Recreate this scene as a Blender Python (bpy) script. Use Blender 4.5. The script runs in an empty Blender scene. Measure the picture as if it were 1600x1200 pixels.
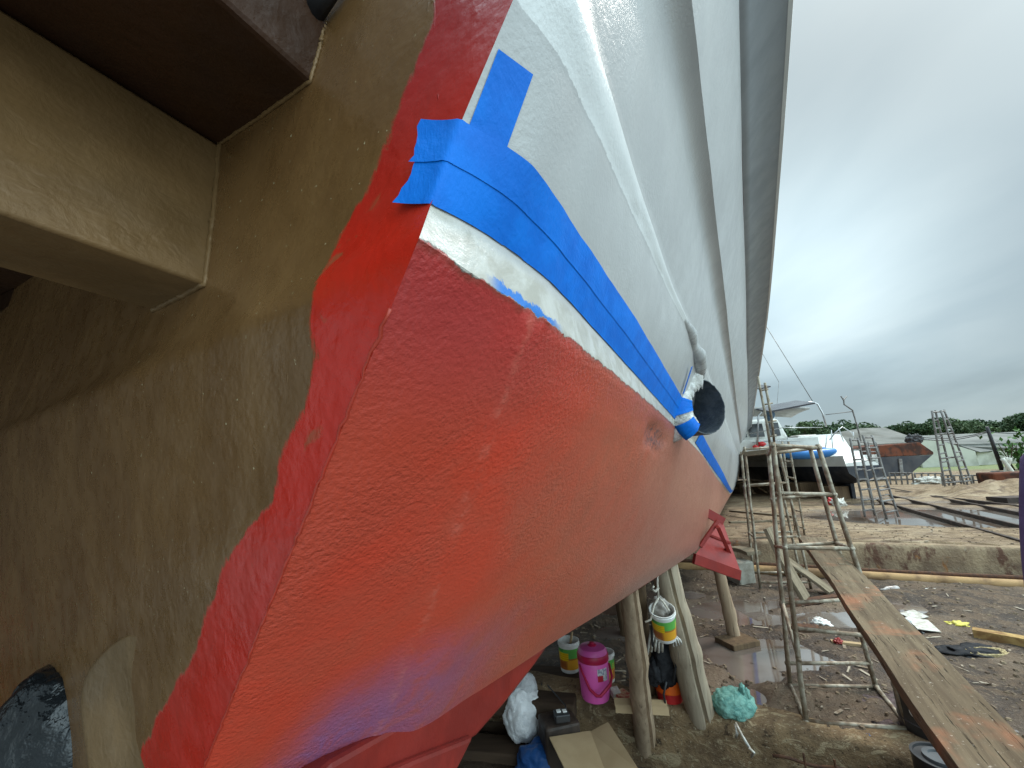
import bpy, bmesh, math, random
import numpy as np
from mathutils import Vector, Matrix
from mathutils.bvhtree import BVHTree
random.seed(7); rng = np.random.default_rng(7)
C = bpy.context.scene.collection
R = math.radians

# ------------------------------------------------------------------ camera
FPX, HCAM = 620.0, 1.75
ROLL = math.atan(.045)
PITCH = math.atan((703 + .045*700 - 600)*math.cos(ROLL)/FPX)
_F = np.array([0, math.cos(PITCH), math.sin(PITCH)])
_U0 = np.array([0, -math.sin(PITCH), math.cos(PITCH)]); _R0 = np.array([1., 0, 0])
_RI = math.cos(ROLL)*_R0 - math.sin(ROLL)*_U0
_UI = math.sin(ROLL)*_R0 + math.cos(ROLL)*_U0
CAMP = np.array([0, 0, HCAM])
cam = bpy.data.objects.new('camera', bpy.data.cameras.new('camera')); C.objects.link(cam)
m3 = Matrix((_RI, _UI, -_F)).transposed()
cam.matrix_world = Matrix.Translation((0, 0, HCAM)) @ m3.to_4x4()
cam.data.sensor_width = 36; cam.data.lens = FPX/1600*36
cam.data.clip_start = .02; cam.data.clip_end = 3000
bpy.context.scene.camera = cam

# ------------------------------------------------------------------ world, sun, exposure
SUN_EL, SUN_AZ = R(52), R(62)          # azimuth clockwise from +Y
w = bpy.data.worlds.new('World'); bpy.context.scene.world = w; w.use_nodes = True
nt = w.node_tree; nt.nodes.clear(); N_ = nt.nodes.new; LK = nt.links.new
out = N_('ShaderNodeOutputWorld'); bg = N_('ShaderNodeBackground'); LK(bg.outputs[0], out.inputs[0])
sky = N_('ShaderNodeTexSky'); sky.sky_type = 'NISHITA'; sky.sun_disc = False
sky.sun_elevation = SUN_EL; sky.sun_rotation = SUN_AZ; sky.dust_density = 2.0
tc = N_('ShaderNodeTexCoord'); sep = N_('ShaderNodeSeparateXYZ'); LK(tc.outputs['Generated'], sep.inputs[0])
def wmath(op, a, b=None, c=None, clamp=False):
    n = N_('ShaderNodeMath'); n.operation = op; n.use_clamp = clamp
    for i, v in enumerate((a, b, c)):
        if v is None: continue
        if isinstance(v, (int, float)): n.inputs[i].default_value = v
        else: LK(v, n.inputs[i])
    return n.outputs[0]
# cloud coordinates: project the direction on a cloud deck
zz = wmath('ADD', wmath('MAXIMUM', sep.outputs[2], 0.0), .22)
cx_ = wmath('DIVIDE', sep.outputs[0], zz); cy_ = wmath('DIVIDE', sep.outputs[1], zz)
comb = N_('ShaderNodeCombineXYZ'); LK(cx_, comb.inputs[0]); LK(cy_, comb.inputs[1])
def wnoise(scale, detail, rough, off):
    mp = N_('ShaderNodeMapping'); mp.inputs['Location'].default_value = off
    mp.inputs['Rotation'].default_value = (0, 0, R(35)); mp.inputs['Scale'].default_value = (1, .62, 1)
    LK(comb.outputs[0], mp.inputs[0])
    n = N_('ShaderNodeTexNoise'); n.inputs['Scale'].default_value = scale; n.inputs['Detail'].default_value = detail
    n.inputs['Roughness'].default_value = rough; n.inputs['Distortion'].default_value = .3
    LK(mp.outputs[0], n.inputs['Vector']); return n.outputs['Fac']
n1 = wnoise(.6, 5, .42, (3.1, 1.7, 0)); n2 = wnoise(1.7, 7, .5, (0, 5.2, 0))
cl = wmath('ADD', wmath('MULTIPLY', n1, .65), wmath('MULTIPLY', n2, .35))
ramp = N_('ShaderNodeValToRGB'); LK(cl, ramp.inputs[0])
e = ramp.color_ramp.elements
e[0].position = .40; e[0].color = (.205, .275, .305, 1)
e[1].position = .62; e[1].color = (.335, .41, .43, 1)
e2 = e.new(.5); e2.color = (.27, .35, .38, 1)
# a brighter break in the cloud low over the yard; unseen sky overhead and behind boosted to light the scene
def lobe(d, power, amt):
    v = N_('ShaderNodeVectorMath'); v.operation = 'DOT_PRODUCT'
    LK(tc.outputs['Generated'], v.inputs[0]); v.inputs[1].default_value = Vector(d).normalized()
    return wmath('MULTIPLY', wmath('POWER', wmath('MAXIMUM', v.outputs['Value'], 0.0), power), amt)
def ray(px, py): return _RI*((px-800)/FPX) + _F - _UI*((py-600)/FPX)
gl = lobe(ray(1250, 430), 40, .75)
gl = wmath('MULTIPLY', gl, wmath('MULTIPLY', cl, 2.0))
back = lobe((.72, -.70, .50), 4.0, 6.5)
zen = wmath('MULTIPLY', wmath('POWER', wmath('MAXIMUM', sep.outputs[2], 0.0), 14.0), 11.0)
gain = wmath('ADD', wmath('ADD', wmath('ADD', wmath('SUBTRACT', 1.0, lobe(ray(1640, 260), 6, .33)), gl), back), zen)
vm = N_('ShaderNodeVectorMath'); vm.operation = 'SCALE'; LK(ramp.outputs[0], vm.inputs[0]); LK(gain, vm.inputs['Scale'])
sc_ = N_('ShaderNodeVectorMath'); sc_.operation = 'SCALE'; LK(sky.outputs[0], sc_.inputs[0]); sc_.inputs['Scale'].default_value = .08
mixw = N_('ShaderNodeMix'); mixw.data_type = 'RGBA'; mixw.inputs[0].default_value = .9
LK(sc_.outputs[0], mixw.inputs[6]); LK(vm.outputs[0], mixw.inputs[7])
LK(mixw.outputs[2], bg.inputs[0]); bg.inputs[1].default_value = 1.0
sl = bpy.data.lights.new('sun', 'SUN'); sl.energy = 1.5; sl.angle = R(14); sl.color = (1, .95, .88)
so = bpy.data.objects.new('sun', sl); C.objects.link(so)
sd = Vector((math.sin(SUN_AZ)*math.cos(SUN_EL), math.cos(SUN_AZ)*math.cos(SUN_EL), math.sin(SUN_EL)))
so.rotation_euler = sd.to_track_quat('Z', 'Y').to_euler()
vs = bpy.context.scene.view_settings
bpy.context.scene.display_settings.display_device = 'sRGB'
vs.view_transform = 'Standard'; vs.look = 'None'; vs.gamma = 1; vs.exposure = 0.75
bpy.context.scene.cycles.max_bounces = 8

# ------------------------------------------------------------------ helpers
H1 = .42                                    # level of the upper yard
def V(a): return Vector((float(a[0]), float(a[1]), float(a[2])))
def P(px, py, d): return CAMP + ray(px, py)*d
def G(px, py, z=0.):
    r = ray(px, py); return CAMP + r*((z-HCAM)/r[2])
def fd(p): return float((np.asarray(p)-CAMP)@_F)
def over(px, py, foot):                     # point of a pixel's ray that stands nearest above a foot
    r = ray(px, py); h = r[:2]; q = np.asarray(foot)[:2]
    return CAMP + r*(h@q/(h@h))
HL = ray(1165, 740); HL = HL/np.linalg.norm(HL)
HN = np.cross(HL, [0, 0, 1]); HN /= np.linalg.norm(HN); HZ = np.cross(HN, HL)
def hull(s, n, z): return CAMP + HL*s + HN*n + HZ*z

def tag(o, label=None, cat=None, group=None, kind=None):
    if label: o['label'] = label
    if cat: o['category'] = cat
    if group: o['group'] = group
    if kind: o['kind'] = kind
    return o
def empty(name, loc, label, cat, group=None, rz=0):
    o = bpy.data.objects.new(name, None); C.objects.link(o)
    o.location = V(loc); o.rotation_euler.z = rz; o.empty_display_size = .1
    return tag(o, label, cat, group)

class MB:
    def __init__(s): s.v = []; s.f = []; s.at = {}
    def add(s, vs_, fs):
        b = len(s.v); s.v += [tuple(float(c) for c in p) for p in vs_]; s.f += [tuple(i+b for i in f) for f in fs]; return s
    def hexa(s, p):                          # 8 corners: bottom 4 ccw, top 4 ccw
        return s.add(p, [(0,3,2,1),(4,5,6,7),(0,1,5,4),(1,2,6,5),(2,3,7,6),(3,0,4,7)])
    def box(s, c, sx, sy, sz, rz=0., M=None):
        c = np.asarray(c, float); q = []
        for dz in (-.5, .5):
            for dx, dy in ((-.5,-.5),(.5,-.5),(.5,.5),(-.5,.5)):
                x, y = dx*sx, dy*sy
                p = np.array([x*math.cos(rz)-y*math.sin(rz), x*math.sin(rz)+y*math.cos(rz), dz*sz])
                if M is not None: p = np.array(M @ V(p))
                q.append(c+p)
        return s.hexa(q)
    def slab(s, a, b, wid, th, up=(0,0,1)):  # plank from a to b
        a, b = np.asarray(a, float), np.asarray(b, float); d = (b-a)/np.linalg.norm(b-a)
        u = np.asarray(up, float); sd_ = np.cross(d, u); sd_ /= np.linalg.norm(sd_); u = np.cross(sd_, d)
        q = []
        for k in (-th, 0):
            q += [a+sd_*wid/2+u*k, b+sd_*wid/2+u*k, b-sd_*wid/2+u*k, a-sd_*wid/2+u*k]
        return s.hexa(q)
    def tube(s, pts, r, n=8, cap=True, jit=0., notch=None):
        pts = [np.asarray(p, float) for p in pts]; m = len(pts)
        rr = r if hasattr(r, '__len__') else [r]*m
        t0 = pts[1]-pts[0]; ref = np.array([0,0,1.]) if abs(t0[2])/np.linalg.norm(t0) < .9 else np.array([0,1.,0])
        vs_ = []; 
        for i in range(m):
            t = pts[min(i+1,m-1)]-pts[max(i-1,0)]; t = t/(np.linalg.norm(t)+1e-9)
            a = np.cross(t, ref); a /= np.linalg.norm(a); b = np.cross(t, a); ref = -b if False else ref
            for k in range(n):
                an = 2*math.pi*k/n; q = rr[i]*(1+(random.uniform(-jit, jit) if jit else 0))
                if notch is not None and k == notch: q *= .74
                vs_.append(pts[i]+(a*math.cos(an)+b*math.sin(an))*q)
        fs = [(i*n+k, i*n+(k+1)%n, (i+1)*n+(k+1)%n, (i+1)*n+k) for i in range(m-1) for k in range(n)]
        if cap: fs += [tuple(range(n))[::-1], tuple((m-1)*n+k for k in range(n))]
        return s.add(vs_, fs)
    def lathe(s, c, prof, n=24, axis=(0,0,1), closed=False):
        c = np.asarray(c, float); ax = np.asarray(axis, float); ax /= np.linalg.norm(ax)
        a = np.cross(ax, [0,0,1.] if abs(ax[2]) < .9 else [1.,0,0]); a /= np.linalg.norm(a); b = np.cross(ax, a)
        vs_ = [c+ax*h+(a*math.cos(2*math.pi*k/n)+b*math.sin(2*math.pi*k/n))*r for r, h in prof for k in range(n)]
        m = len(prof)
        fs = [(i*n+k, i*n+(k+1)%n, (i+1)*n+(k+1)%n, (i+1)*n+k) for i in range(m-1) for k in range(n)]
        fs += [tuple(range(n))[::-1], tuple((m-1)*n+k for k in range(n))]
        return s.add(vs_, fs)
    def grid(s, Pn):                         # array rows x cols x 3
        r, c = len(Pn), len(Pn[0])
        return s.add([p for row in Pn for p in row], [(i*c+j, i*c+j+1, (i+1)*c+j+1, (i+1)*c+j) for i in range(r-1) for j in range(c-1)])
    def prism(s, poly, ext):                 # polygon of 3-D points, swept by a vector
        n = len(poly); e_ = np.asarray(ext, float)
        return s.add(list(poly)+[np.asarray(p)+e_ for p in poly],
            [tuple(range(n))[::-1], tuple(range(n, 2*n))]+[(i, (i+1)%n, n+(i+1)%n, n+i) for i in range(n)])
    def blob(s, c, rx, ry, rz, amp=.2, sub=3, seed=0, freq=3., squash=None, M=None, cr=0.):
        bm = bmesh.new(); bmesh.ops.create_icosphere(bm, subdivisions=sub, radius=1)
        from mathutils import noise
        q = []
        for v in bm.verts:
            d = v.co.normalized(); k = 1+amp*(noise.noise(d*freq+Vector((seed*7.3, 0, seed)))*1.0+.6*abs(noise.noise(d*freq*2.3+Vector((0, seed*3.1, 0)))))
            k += cr*(abs(noise.noise(d*5+Vector((seed, 1, 2))))+.6*abs(noise.noise(d*11+Vector((2, seed, 5))))); p = Vector((d.x*rx*k, d.y*ry*k, d.z*rz*k))
            if squash is not None: p.z = max(p.z, -squash)
            if M is not None: p = M @ p
            q.append(np.asarray(c, float)+np.array(p))
        s.add(q, [tuple(v.index for v in f.verts) for f in bm.faces]); bm.free(); return s
    def build(s, name, mat, parent=None, smooth=False, bevel=0, ang=None):
        me = bpy.data.meshes.new(name); me.from_pydata(s.v, [], s.f); me.validate(); 
        bm = bmesh.new(); bm.from_mesh(me); bmesh.ops.recalc_face_normals(bm, faces=bm.faces); bm.to_mesh(me); bm.free()
        me.update()
        for k, d in s.at.items():
            a = me.attributes.new(k, 'FLOAT', 'POINT'); a.data.foreach_set('value', np.asarray(d, np.float32))
        o = bpy.data.objects.new(name, me); C.objects.link(o); me.materials.append(mat)
        if smooth: me.polygons.foreach_set('use_smooth', [True]*len(me.polygons))
        if ang:
            me.polygons.foreach_set('use_smooth', [True]*len(me.polygons)); me.set_sharp_from_angle(angle=R(ang))
        if bevel:
            b = o.modifiers.new('bevel', 'BEVEL'); b.width = bevel; b.segments = 2; b.limit_method = 'ANGLE'
        if parent is not None:
            o.parent = parent; o.matrix_parent_inverse = Matrix.LocRotScale(parent.location, parent.rotation_euler, parent.scale).inverted()
        return o
def copy_tree(o, M):                         # copy a thing and its parts, moved by the world matrix M (things here have world-space meshes)
    c = o.copy(); C.objects.link(c)
    c.matrix_world = M @ Matrix.LocRotScale(o.location, o.rotation_euler, o.scale)
    for ch in [x for x in C.objects if x.parent == o]:
        d = ch.copy(); C.objects.link(d); d.parent = c; d.matrix_parent_inverse = ch.matrix_parent_inverse.copy()
        for g in [x for x in C.objects if x.parent == ch]:
            k = g.copy(); C.objects.link(k); k.parent = d; k.matrix_parent_inverse = g.matrix_parent_inverse.copy()
    return c

# ------------------------------------------------------------------ materials
class NT:
    def __init__(s, name):
        s.m = bpy.data.materials.new(name); s.m.use_nodes = True; s.t = s.m.node_tree
        s.b = s.t.nodes['Principled BSDF']; s.co = s.n('ShaderNodeTexCoord').outputs['Object']
    def n(s, k): return s.t.nodes.new(k)
    def l(s, a, b): s.t.links.new(a, b)
    def inp(s, node, i, v):
        if isinstance(v, (int, float)): node.inputs[i].default_value = v
        elif isinstance(v, tuple): node.inputs[i].default_value = (*v, 1) if len(v) == 3 and node.inputs[i].type == 'RGBA' else v
        else: s.l(v, node.inputs[i])
    def math(s, op, a, b=0., c=0., clamp=False):
        n = s.n('ShaderNodeMath'); n.operation = op; n.use_clamp = clamp
        s.inp(n, 0, a); s.inp(n, 1, b); s.inp(n, 2, c); return n.outputs[0]
    def attr(s, k): n = s.n('ShaderNodeAttribute'); n.attribute_name = k; return n.outputs['Fac']
    def noise(s, scale, detail=5, rough=.55, dist=0., stretch=None, vec=None, kind='n'):
        v = vec or s.co
        if stretch:
            mp = s.n('ShaderNodeMapping'); mp.inputs['Scale'].default_value = stretch; s.l(v, mp.inputs[0]); v = mp.outputs[0]
        n = s.n('ShaderNodeTexNoise'); s.l(v, n.inputs['Vector']); n.inputs['Scale'].default_value = scale
        n.inputs['Detail'].default_value = detail; n.inputs['Roughness'].default_value = rough; n.inputs['Distortion'].default_value = dist
        return n.outputs['Fac']
    def vor(s, scale, feat='F1'):
        n = s.n('ShaderNodeTexVoronoi'); s.l(s.co, n.inputs['Vector']); n.inputs['Scale'].default_value = scale; n.feature = feat
        return n.outputs['Distance']
    def step(s, x, lo, hi, a=0., b=1.):
        n = s.n('ShaderNodeMapRange'); n.interpolation_type = 'SMOOTHSTEP'
        s.inp(n, 0, x); s.inp(n, 1, lo); s.inp(n, 2, hi); s.inp(n, 3, a); s.inp(n, 4, b); return n.outputs[0]
    def mix(s, f, a, b, mode='MIX'):
        n = s.n('ShaderNodeMix'); n.data_type = 'RGBA'; n.blend_type = mode
        s.inp(n, 0, f); s.inp(n, 6, a); s.inp(n, 7, b); return n.outputs[2]
    def bump(s, h, strength=.3, dist=.01, prev=None):
        n = s.n('ShaderNodeBump'); n.inputs['Strength'].default_value = strength; n.inputs['Distance'].default_value = dist
        s.l(h, n.inputs['Height'])
        if prev: s.l(prev, n.inputs['Normal'])
        return n.outputs[0]
    def done(s, col, rough=.5, nrm=None, metal=0., spec=None, coat=0.):
        s.inp(s.b, 'Base Color', col); s.inp(s.b, 'Roughness', rough); s.inp(s.b, 'Metallic', metal)
        if spec is None: spec = .14 if (isinstance(rough, (int, float)) and rough > .6) else .4
        s.inp(s.b, 'Specular IOR Level', spec)
        if coat: s.inp(s.b, 'Coat Weight', coat); s.inp(s.b, 'Coat Roughness', .12)
        if nrm: s.l(nrm, s.b.inputs['Normal'])
        return s.m
def simple(name, c1, c2=None, rough=.5, scale=8., bump=.15, bscale=40., bdist=.004, metal=0., stretch=None, spec=None, lo=.38, hi=.62):
    t = NT(name); c2 = c2 or tuple(min(1, k*.7) for k in c1)
    col = t.mix(t.step(t.noise(scale, 6, .6, .3, stretch), lo, hi), c1, c2)
    nb = t.bump(t.noise(bscale, 5, .6, 0, stretch), bump, bdist) if bump else None
    return t.done(col, t.step(t.noise(scale*1.7, 4), .3, .7, rough*.8, min(1, rough*1.2)), nb, metal, spec if spec is not None else (.12 if rough > .6 else .4))

M = {}
M['white'] = simple('white_gelcoat', (.75,.74,.70), (.66,.65,.61), .35, 3, .05, 20)
M['cabin_white'] = simple('cabin_white', (.62,.62,.58), (.5,.49,.45), .45, 3, .05, 20)
M['black'] = simple('black_plastic', (.02,.02,.022), (.035,.035,.037), .4, 6, .1, 60, .002)
M['navy'] = simple('navy_antifouling', (.018,.021,.032), (.045,.045,.05), .6, 2.5, .2, 20)
M['bblack'] = simple('barge_bottom', (.022,.022,.03), (.045,.04,.042), .6, 1.2, .3, 12)
M['rust'] = simple('rusted_plate', (.15,.050,.028), (.055,.03,.024), .8, 2.2, .5, 22, .01, lo=.42, hi=.6)
M['steel'] = simple('weathered_tube', (.36,.32,.25), (.18,.13,.085), .55, 14, .3, 70, .002, metal=.35)
M['steel_far'] = simple('grey_tube', (.22,.21,.20), (.12,.10,.09), .55, 6, .1, 30, .002, metal=.2)
M['inox'] = simple('polished_tube', (.5,.5,.5), (.4,.4,.4), .3, 6, 0, metal=.8)
M['glass'] = simple('dark_window', (.03,.035,.04), (.05,.05,.05), .15, 2, 0)
M['solar'] = simple('solar_panel', (.05,.05,.06), (.07,.07,.08), .25, 2, 0)
M['canvas'] = simple('canvas', (.40,.40,.38), (.32,.31,.29), .8, 5, .2, 30)
M['blue'] = simple('blue_kayak', (.035,.20,.52), (.03,.16,.44), .4, 4, .05, 20)
M['redred'] = simple('red_plastic', (.55,.03,.03), (.45,.02,.02), .4, 5, .05)
M['orange'] = simple('orange_plastic', (.80,.14,.015), (.72,.11,.01), .4, 5, .05)
M['pink'] = simple('pink_plastic', (.80,.13,.46), (.74,.11,.42), .32, 4, .05, 40, .001)
M['pinklid'] = simple('pink_lid', (.62,.10,.36), (.56,.08,.3), .4, 4, .05, 40, .001)
M['crimson'] = simple('crimson_plastic', (.42,.012,.06), (.36,.01,.05), .35, 4, .05, 40, .001)
M['wplastic'] = simple('white_plastic', (.78,.78,.75), (.68,.67,.63), .4, 9, .1, 50, .002)
M['rope'] = simple('white_rope', (.62,.58,.50), (.45,.4,.33), .9, 60, .5, 300, .002)
M['tanrope'] = simple('tan_rope', (.45,.36,.2), (.3,.23,.12), .9, 60, .5, 300, .002)
M['card'] = simple('cardboard', (.42,.30,.175), (.36,.25,.14), .85, 3, .15, 90, .002)
M['concrete'] = simple('stained_concrete', (.23,.20,.14), (.13,.095,.06), .85, 2.0, .6, 18, .02)
M['block'] = simple('concrete_block', (.34,.32,.27), (.24,.21,.17), .9, 8, .5, 40, .01)
M['wallw'] = simple('mildewed_render', (.60,.59,.52), (.34,.33,.28), .9, .35, .3, 3, .03)
M['roof'] = simple('grey_sheet_roof', (.17,.165,.15), (.12,.115,.10), .85, .4, .3, 2, .04)
M['roof2'] = simple('weathered_sheet_roof', (.19,.19,.175), (.13,.13,.12), .85, .3, .3, 2, .04)
M['purple'] = simple('purple_cloth', (.13,.095,.20), (.10,.07,.155), .9, 12, .5, 90, .004)
M['skin'] = simple('skin', (.35,.19,.12), (.31,.16,.10), .5, 9, .1)
M['denim'] = simple('dark_trousers', (.04,.045,.06), (.03,.03,.04), .9, 12, .3, 90, .003)
M['hair'] = simple('black_hair', (.012,.01,.009), (.02,.017,.014), .5, 60, .4, 150, .003)
M['darkcloth'] = simple('black_fabric', (.016,.016,.018), (.03,.03,.033), .75, 14, .6, 60, .006)
M['rag'] = simple('white_rag', (.62,.60,.55), (.42,.38,.32), .9, 20, .6, 60, .006)
M['yellow'] = simple('yellow_wrapper', (.62,.52,.06), (.5,.42,.1), .5, 20, .4, 60, .005)
M['yellowwood'] = simple('yellow_timber', (.45,.30,.12), (.22,.12,.05), .8, 6, .4, 30, .006)
M['rebar'] = simple('rusty_rod', (.12,.06,.035), (.07,.04,.03), .85, 30, .4, 90, .003)
M['pipe'] = simple('ochre_pipe', (.40,.25,.12), (.20,.12,.065), .75, 3.5, .5, 25, .01)
M['rail'] = simple('rail_steel', (.085,.06,.05), (.05,.04,.035), .7, 5, .3, 20, .01)
M['bluecloth'] = simple('blue_tarpaulin', (.018,.085,.27), (.012,.06,.20), .45, 6, .7, 14, .02)
M['pebble'] = simple('pebble', (.24,.18,.12), (.10,.07,.05), .85, 9, .2)
M['chip'] = simple('pale_litter', (.42,.36,.28), (.17,.12,.08), .8, 5, .2)
M['pinkrag'] = simple('dull_net', (.07,.055,.05), (.14,.10,.10), .9, 30, .8, 60, .02)
M['bark'] = simple('trunk_bark', (.10,.075,.05), (.06,.045,.03), .9, 3, .4, 10, .02)

def wood(name, c1, c2, c3, scale, axis, specks=None, crack=.5):
    t = NT(name); st = [1., 1., 1.]; st[axis] = .06
    g = t.noise(scale, 8, .65, .6, tuple(st)); g2 = t.noise(scale*3.2, 6, .6, .2, tuple(st))
    col = t.mix(t.step(g, .35, .65), c1, c2); dark = t.step(g2, .60, .68)
    col = t.mix(t.math('MULTIPLY', dark, crack), col, c3)
    big = t.noise(2.2, 3, .5); col = t.mix(t.step(big, .45, .7, 0., .35), col, c2)
    if specks:
        for c, sc, th, sw_, am in specks: col = t.mix(t.step(t.noise(sc, 4, .6, .4), th, th+sw_, 0., am), col, c)
    h = t.math('SUBTRACT', g, t.math('MULTIPLY', dark, .6))
    return t.done(col, .85, t.bump(h, .55, .008))

def leaf_mat(name, c1, c2):
    t = NT(name); oi = t.n('ShaderNodeObjectInfo')
    f = t.math('ADD', t.noise(1.1, 3, .6), t.math('MULTIPLY', oi.outputs['Random'], .25))
    t.inp(t.b, 'Subsurface Weight', 0.0)
    return t.done(t.mix(t.step(f, .42, .85), c1, c2), .7)
M['leafA'] = leaf_mat('tree_leaves', (.055,.09,.05), (.12,.165,.08))
M['leafB'] = leaf_mat('bush_leaves', (.05,.12,.03), (.12,.22,.05))

# ------------------------------------------------------------------ ground
wa, wb = G(1080, 884.), G(1592, 910.)                     # foot of the low concrete wall
wd = (wb-wa)[:2]/np.linalg.norm((wb-wa)[:2]); wn = np.array([-wd[1], wd[0]])
la, lb = G(930, 1094.), G(1470, 1190.)                    # brink of the lower ledge
ld = (lb-la)[:2]/np.linalg.norm((lb-la)[:2]); ln = np.array([-ld[1], ld[0]])
ZL = -.36
_tab = rng.random((256, 256))
def vnoise(x, y, f):
    x = x*f+50; y = y*f+50; xi = np.floor(x).astype(int); yi = np.floor(y).astype(int); u = x-xi; v = y-yi
    u = u*u*(3-2*u); v = v*v*(3-2*v); T = lambda a, b: _tab[a % 256, b % 256]
    return (T(xi,yi)*(1-u)+T(xi+1,yi)*u)*(1-v)+(T(xi,yi+1)*(1-u)+T(xi+1,yi+1)*u)*v-.5
DIPS = []
def dip(px, py, rx, ry, z, dep, ang=0.):
    g = G(px, py, z); DIPS.append((g[0], g[1], rx, ry, R(ang), dep))
for a in ((1150,948,.42,.34),(1195,968,.40,.16),(1212,1018,.34,.30),(1180,1052,.20,.16),(1110,955,.30,.25),(1240,940,.42,.2),(1305,965,.42,.26),(1392,950,.42,.26),(1405,985,.25,.12),(1120,1015,.22,.3),(1160,1085,.16,.14),(950,948,.5,.35),(975,985,.3,.2),(1055,930,.4,.2)):
    dip(*a, 0., .085)
for a in ((1525,808,3.0,.95,0),(1497,799,2.2,.7,0),(1590,816,2.2,.8,0),(1455,777,2.6,.5,0),(1535,786,3.,.5,0),(1340,798,.9,.3,0)):
    dip(a[0], a[1], a[2], a[3], H1, .10, math.degrees(math.atan2(wd[1], wd[0])))
def height(x, y):
    dw = (x-wa[0])*wn[0]+(y-wa[1])*wn[1]; dl = (x-la[0])*ln[0]+(y-la[1])*ln[1]
    up = np.clip((dw-.10)/.03, 0, 1); lo = np.clip((-dl+.07)/.04, 0, 1)*np.clip((3.2-np.hypot(x-1.5, y-2))/.4, 0, 1)
    rough = .05*vnoise(x,y,1.3)+.030*vnoise(x,y,4.1)+.018*vnoise(x,y,11)+.010*vnoise(x,y,29)+.006*vnoise(x,y,61)
    z = .026+rough*(1-.55*up)
    for cx, cy, rx, ry, an, dep in DIPS:
        ux = (x-cx)*math.cos(an)+(y-cy)*math.sin(an); uy = -(x-cx)*math.sin(an)+(y-cy)*math.cos(an)
        z = z-dep*np.exp(-((ux/rx)**2+(uy/ry)**2)**2)
    z = z+up*H1+lo*ZL
    m = G(1555, 772, H1); z = z+up*.30*np.exp(-(((x-m[0])/2.2)**2+((y-m[1])/.9)**2)**1.5)*(1+1.2*vnoise(x,y,2.2))
    return z
rad = .25*np.power(620/.25, np.linspace(0, 1, 430)); ang = np.linspace(R(-75), R(105), 560)   # clockwise from +Y
A_, R_ = np.meshgrid(ang, rad); X, Y = R_*np.sin(A_), R_*np.cos(A_); Zg = height(X, Y)
far = np.clip((R_-30)/200, 0, 1); Zg = Zg*(1-far)+H1*far
g = MB(); g.v = list(map(tuple, np.stack([X, Y, Zg], -1).reshape(-1, 3).tolist()))
nr, nc = X.shape
idx = np.arange(nr*nc).reshape(nr, nc)
g.f = list(map(tuple, np.stack([idx[:-1,:-1], idx[:-1,1:], idx[1:,1:], idx[1:,:-1]], -1).reshape(-1, 4).tolist()))
dwv = (X-wa[0])*wn[0]+(Y-wa[1])*wn[1]
gp = G(1520, 738, H1)
grass = np.clip((np.hypot(X, Y)-np.hypot(gp[0], gp[1])+4*vnoise(X, Y, .4))/5, 0, 1)
g.at['upper'] = np.clip(dwv/.05, 0, 1).ravel(); g.at['grass'] = grass.ravel(); g.at['rel'] = (Zg-np.clip(dwv/.05, 0, 1)*H1).ravel()
t = NT('yard_dirt')
up, rel = t.attr('upper'), t.attr('rel')
nA, nB, nC = t.noise(.9, 6, .6, .4), t.noise(5, 7, .65, .5), t.noise(26, 6, .65)
mud = t.mix(t.step(nB, .40, .60), (.040,.027,.019), (.125,.085,.056)); mud = t.mix(t.step(nA, .45, .66), mud, (.17,.12,.08))
mud = t.mix(t.step(nC, .56, .66, 0, .75), mud, (.25,.185,.125)); mud = t.mix(t.step(t.noise(60, 5, .7), .34, .42, .8, 0.), mud, (.03,.02,.014)); mud = t.mix(t.step(t.noise(13, 6, .7, 1.), .62, .67, 0, .5), mud, (.20,.10,.055))
dry = t.mix(t.step(nB, .33, .66), (.28,.19,.105), (.16,.106,.062)); dry = t.mix(t.step(nA, .48, .68), dry, (.33,.245,.155))
strk = t.noise(2.2, 6, .6, .6, (1, 3.5, 1)); dry = t.mix(t.step(strk, .5, .62, 0, .85), dry, (.115,.07,.042))
dry = t.mix(t.step(nC, .6, .68, 0, .5), dry, (.42,.35,.25))
col = t.mix(up, mud, dry)
col = t.mix(t.attr('grass'), col, t.mix(t.step(nB, .4, .6), (.10,.15,.04), (.20,.20,.09)))
wet = t.step(rel, -.02, .028, 1., 0.)
col = t.mix(t.math('MULTIPLY', wet, .6), col, (.045,.028,.02))
rg = t.math('SUBTRACT', t.step(nB, .3, .7, .62, .95), t.math('MULTIPLY', wet, .42), clamp=True)
nb_ = t.bump(nC, .9, .035); nb_ = t.bump(t.noise(90, 4, .65), .7, .010, nb_)
ground = g.build('ground', t.done(col, rg, nb_, spec=.3), smooth=True); tag(ground, kind='structure')
t = NT('puddle_water')
water_m = t.done(t.mix(t.step(t.noise(1.2, 4), .4, .6), (.11,.075,.055), (.17,.14,.12)), .04, t.bump(t.noise(5, 3), .02, .01), spec=1.); water_m.node_tree.nodes['Principled BSDF'].inputs['IOR'].default_value = 1.8
pw = MB(); c0 = la[:2]-ld*4; q = []
for a, b in ((-2.5, .20), (10, .20), (10, 0), (-2.5, 0)):
    pass
corn = [la[:2]-ld*3+ln*.14, lb[:2]+ld*7+ln*.14, wb[:2]+wd*7+wn*.02, wa[:2]-wd*6+wn*.02]
pw.add([(c[0], c[1], -.010) for c in corn], [(0, 1, 2, 3)])
tag(pw.build('puddle_water', water_m), kind='structure')
pw = MB(); corn = [wa[:2]+wn*.5-wd*2, wb[:2]+wn*.5+wd*14, wb[:2]+wn*16+wd*14, wa[:2]+wn*16-wd*2]
pw.add([(c[0], c[1], H1-.022) for c in corn], [(0, 1, 2, 3)])
tag(pw.build('puddle_water', water_m), kind='structure')

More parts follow.
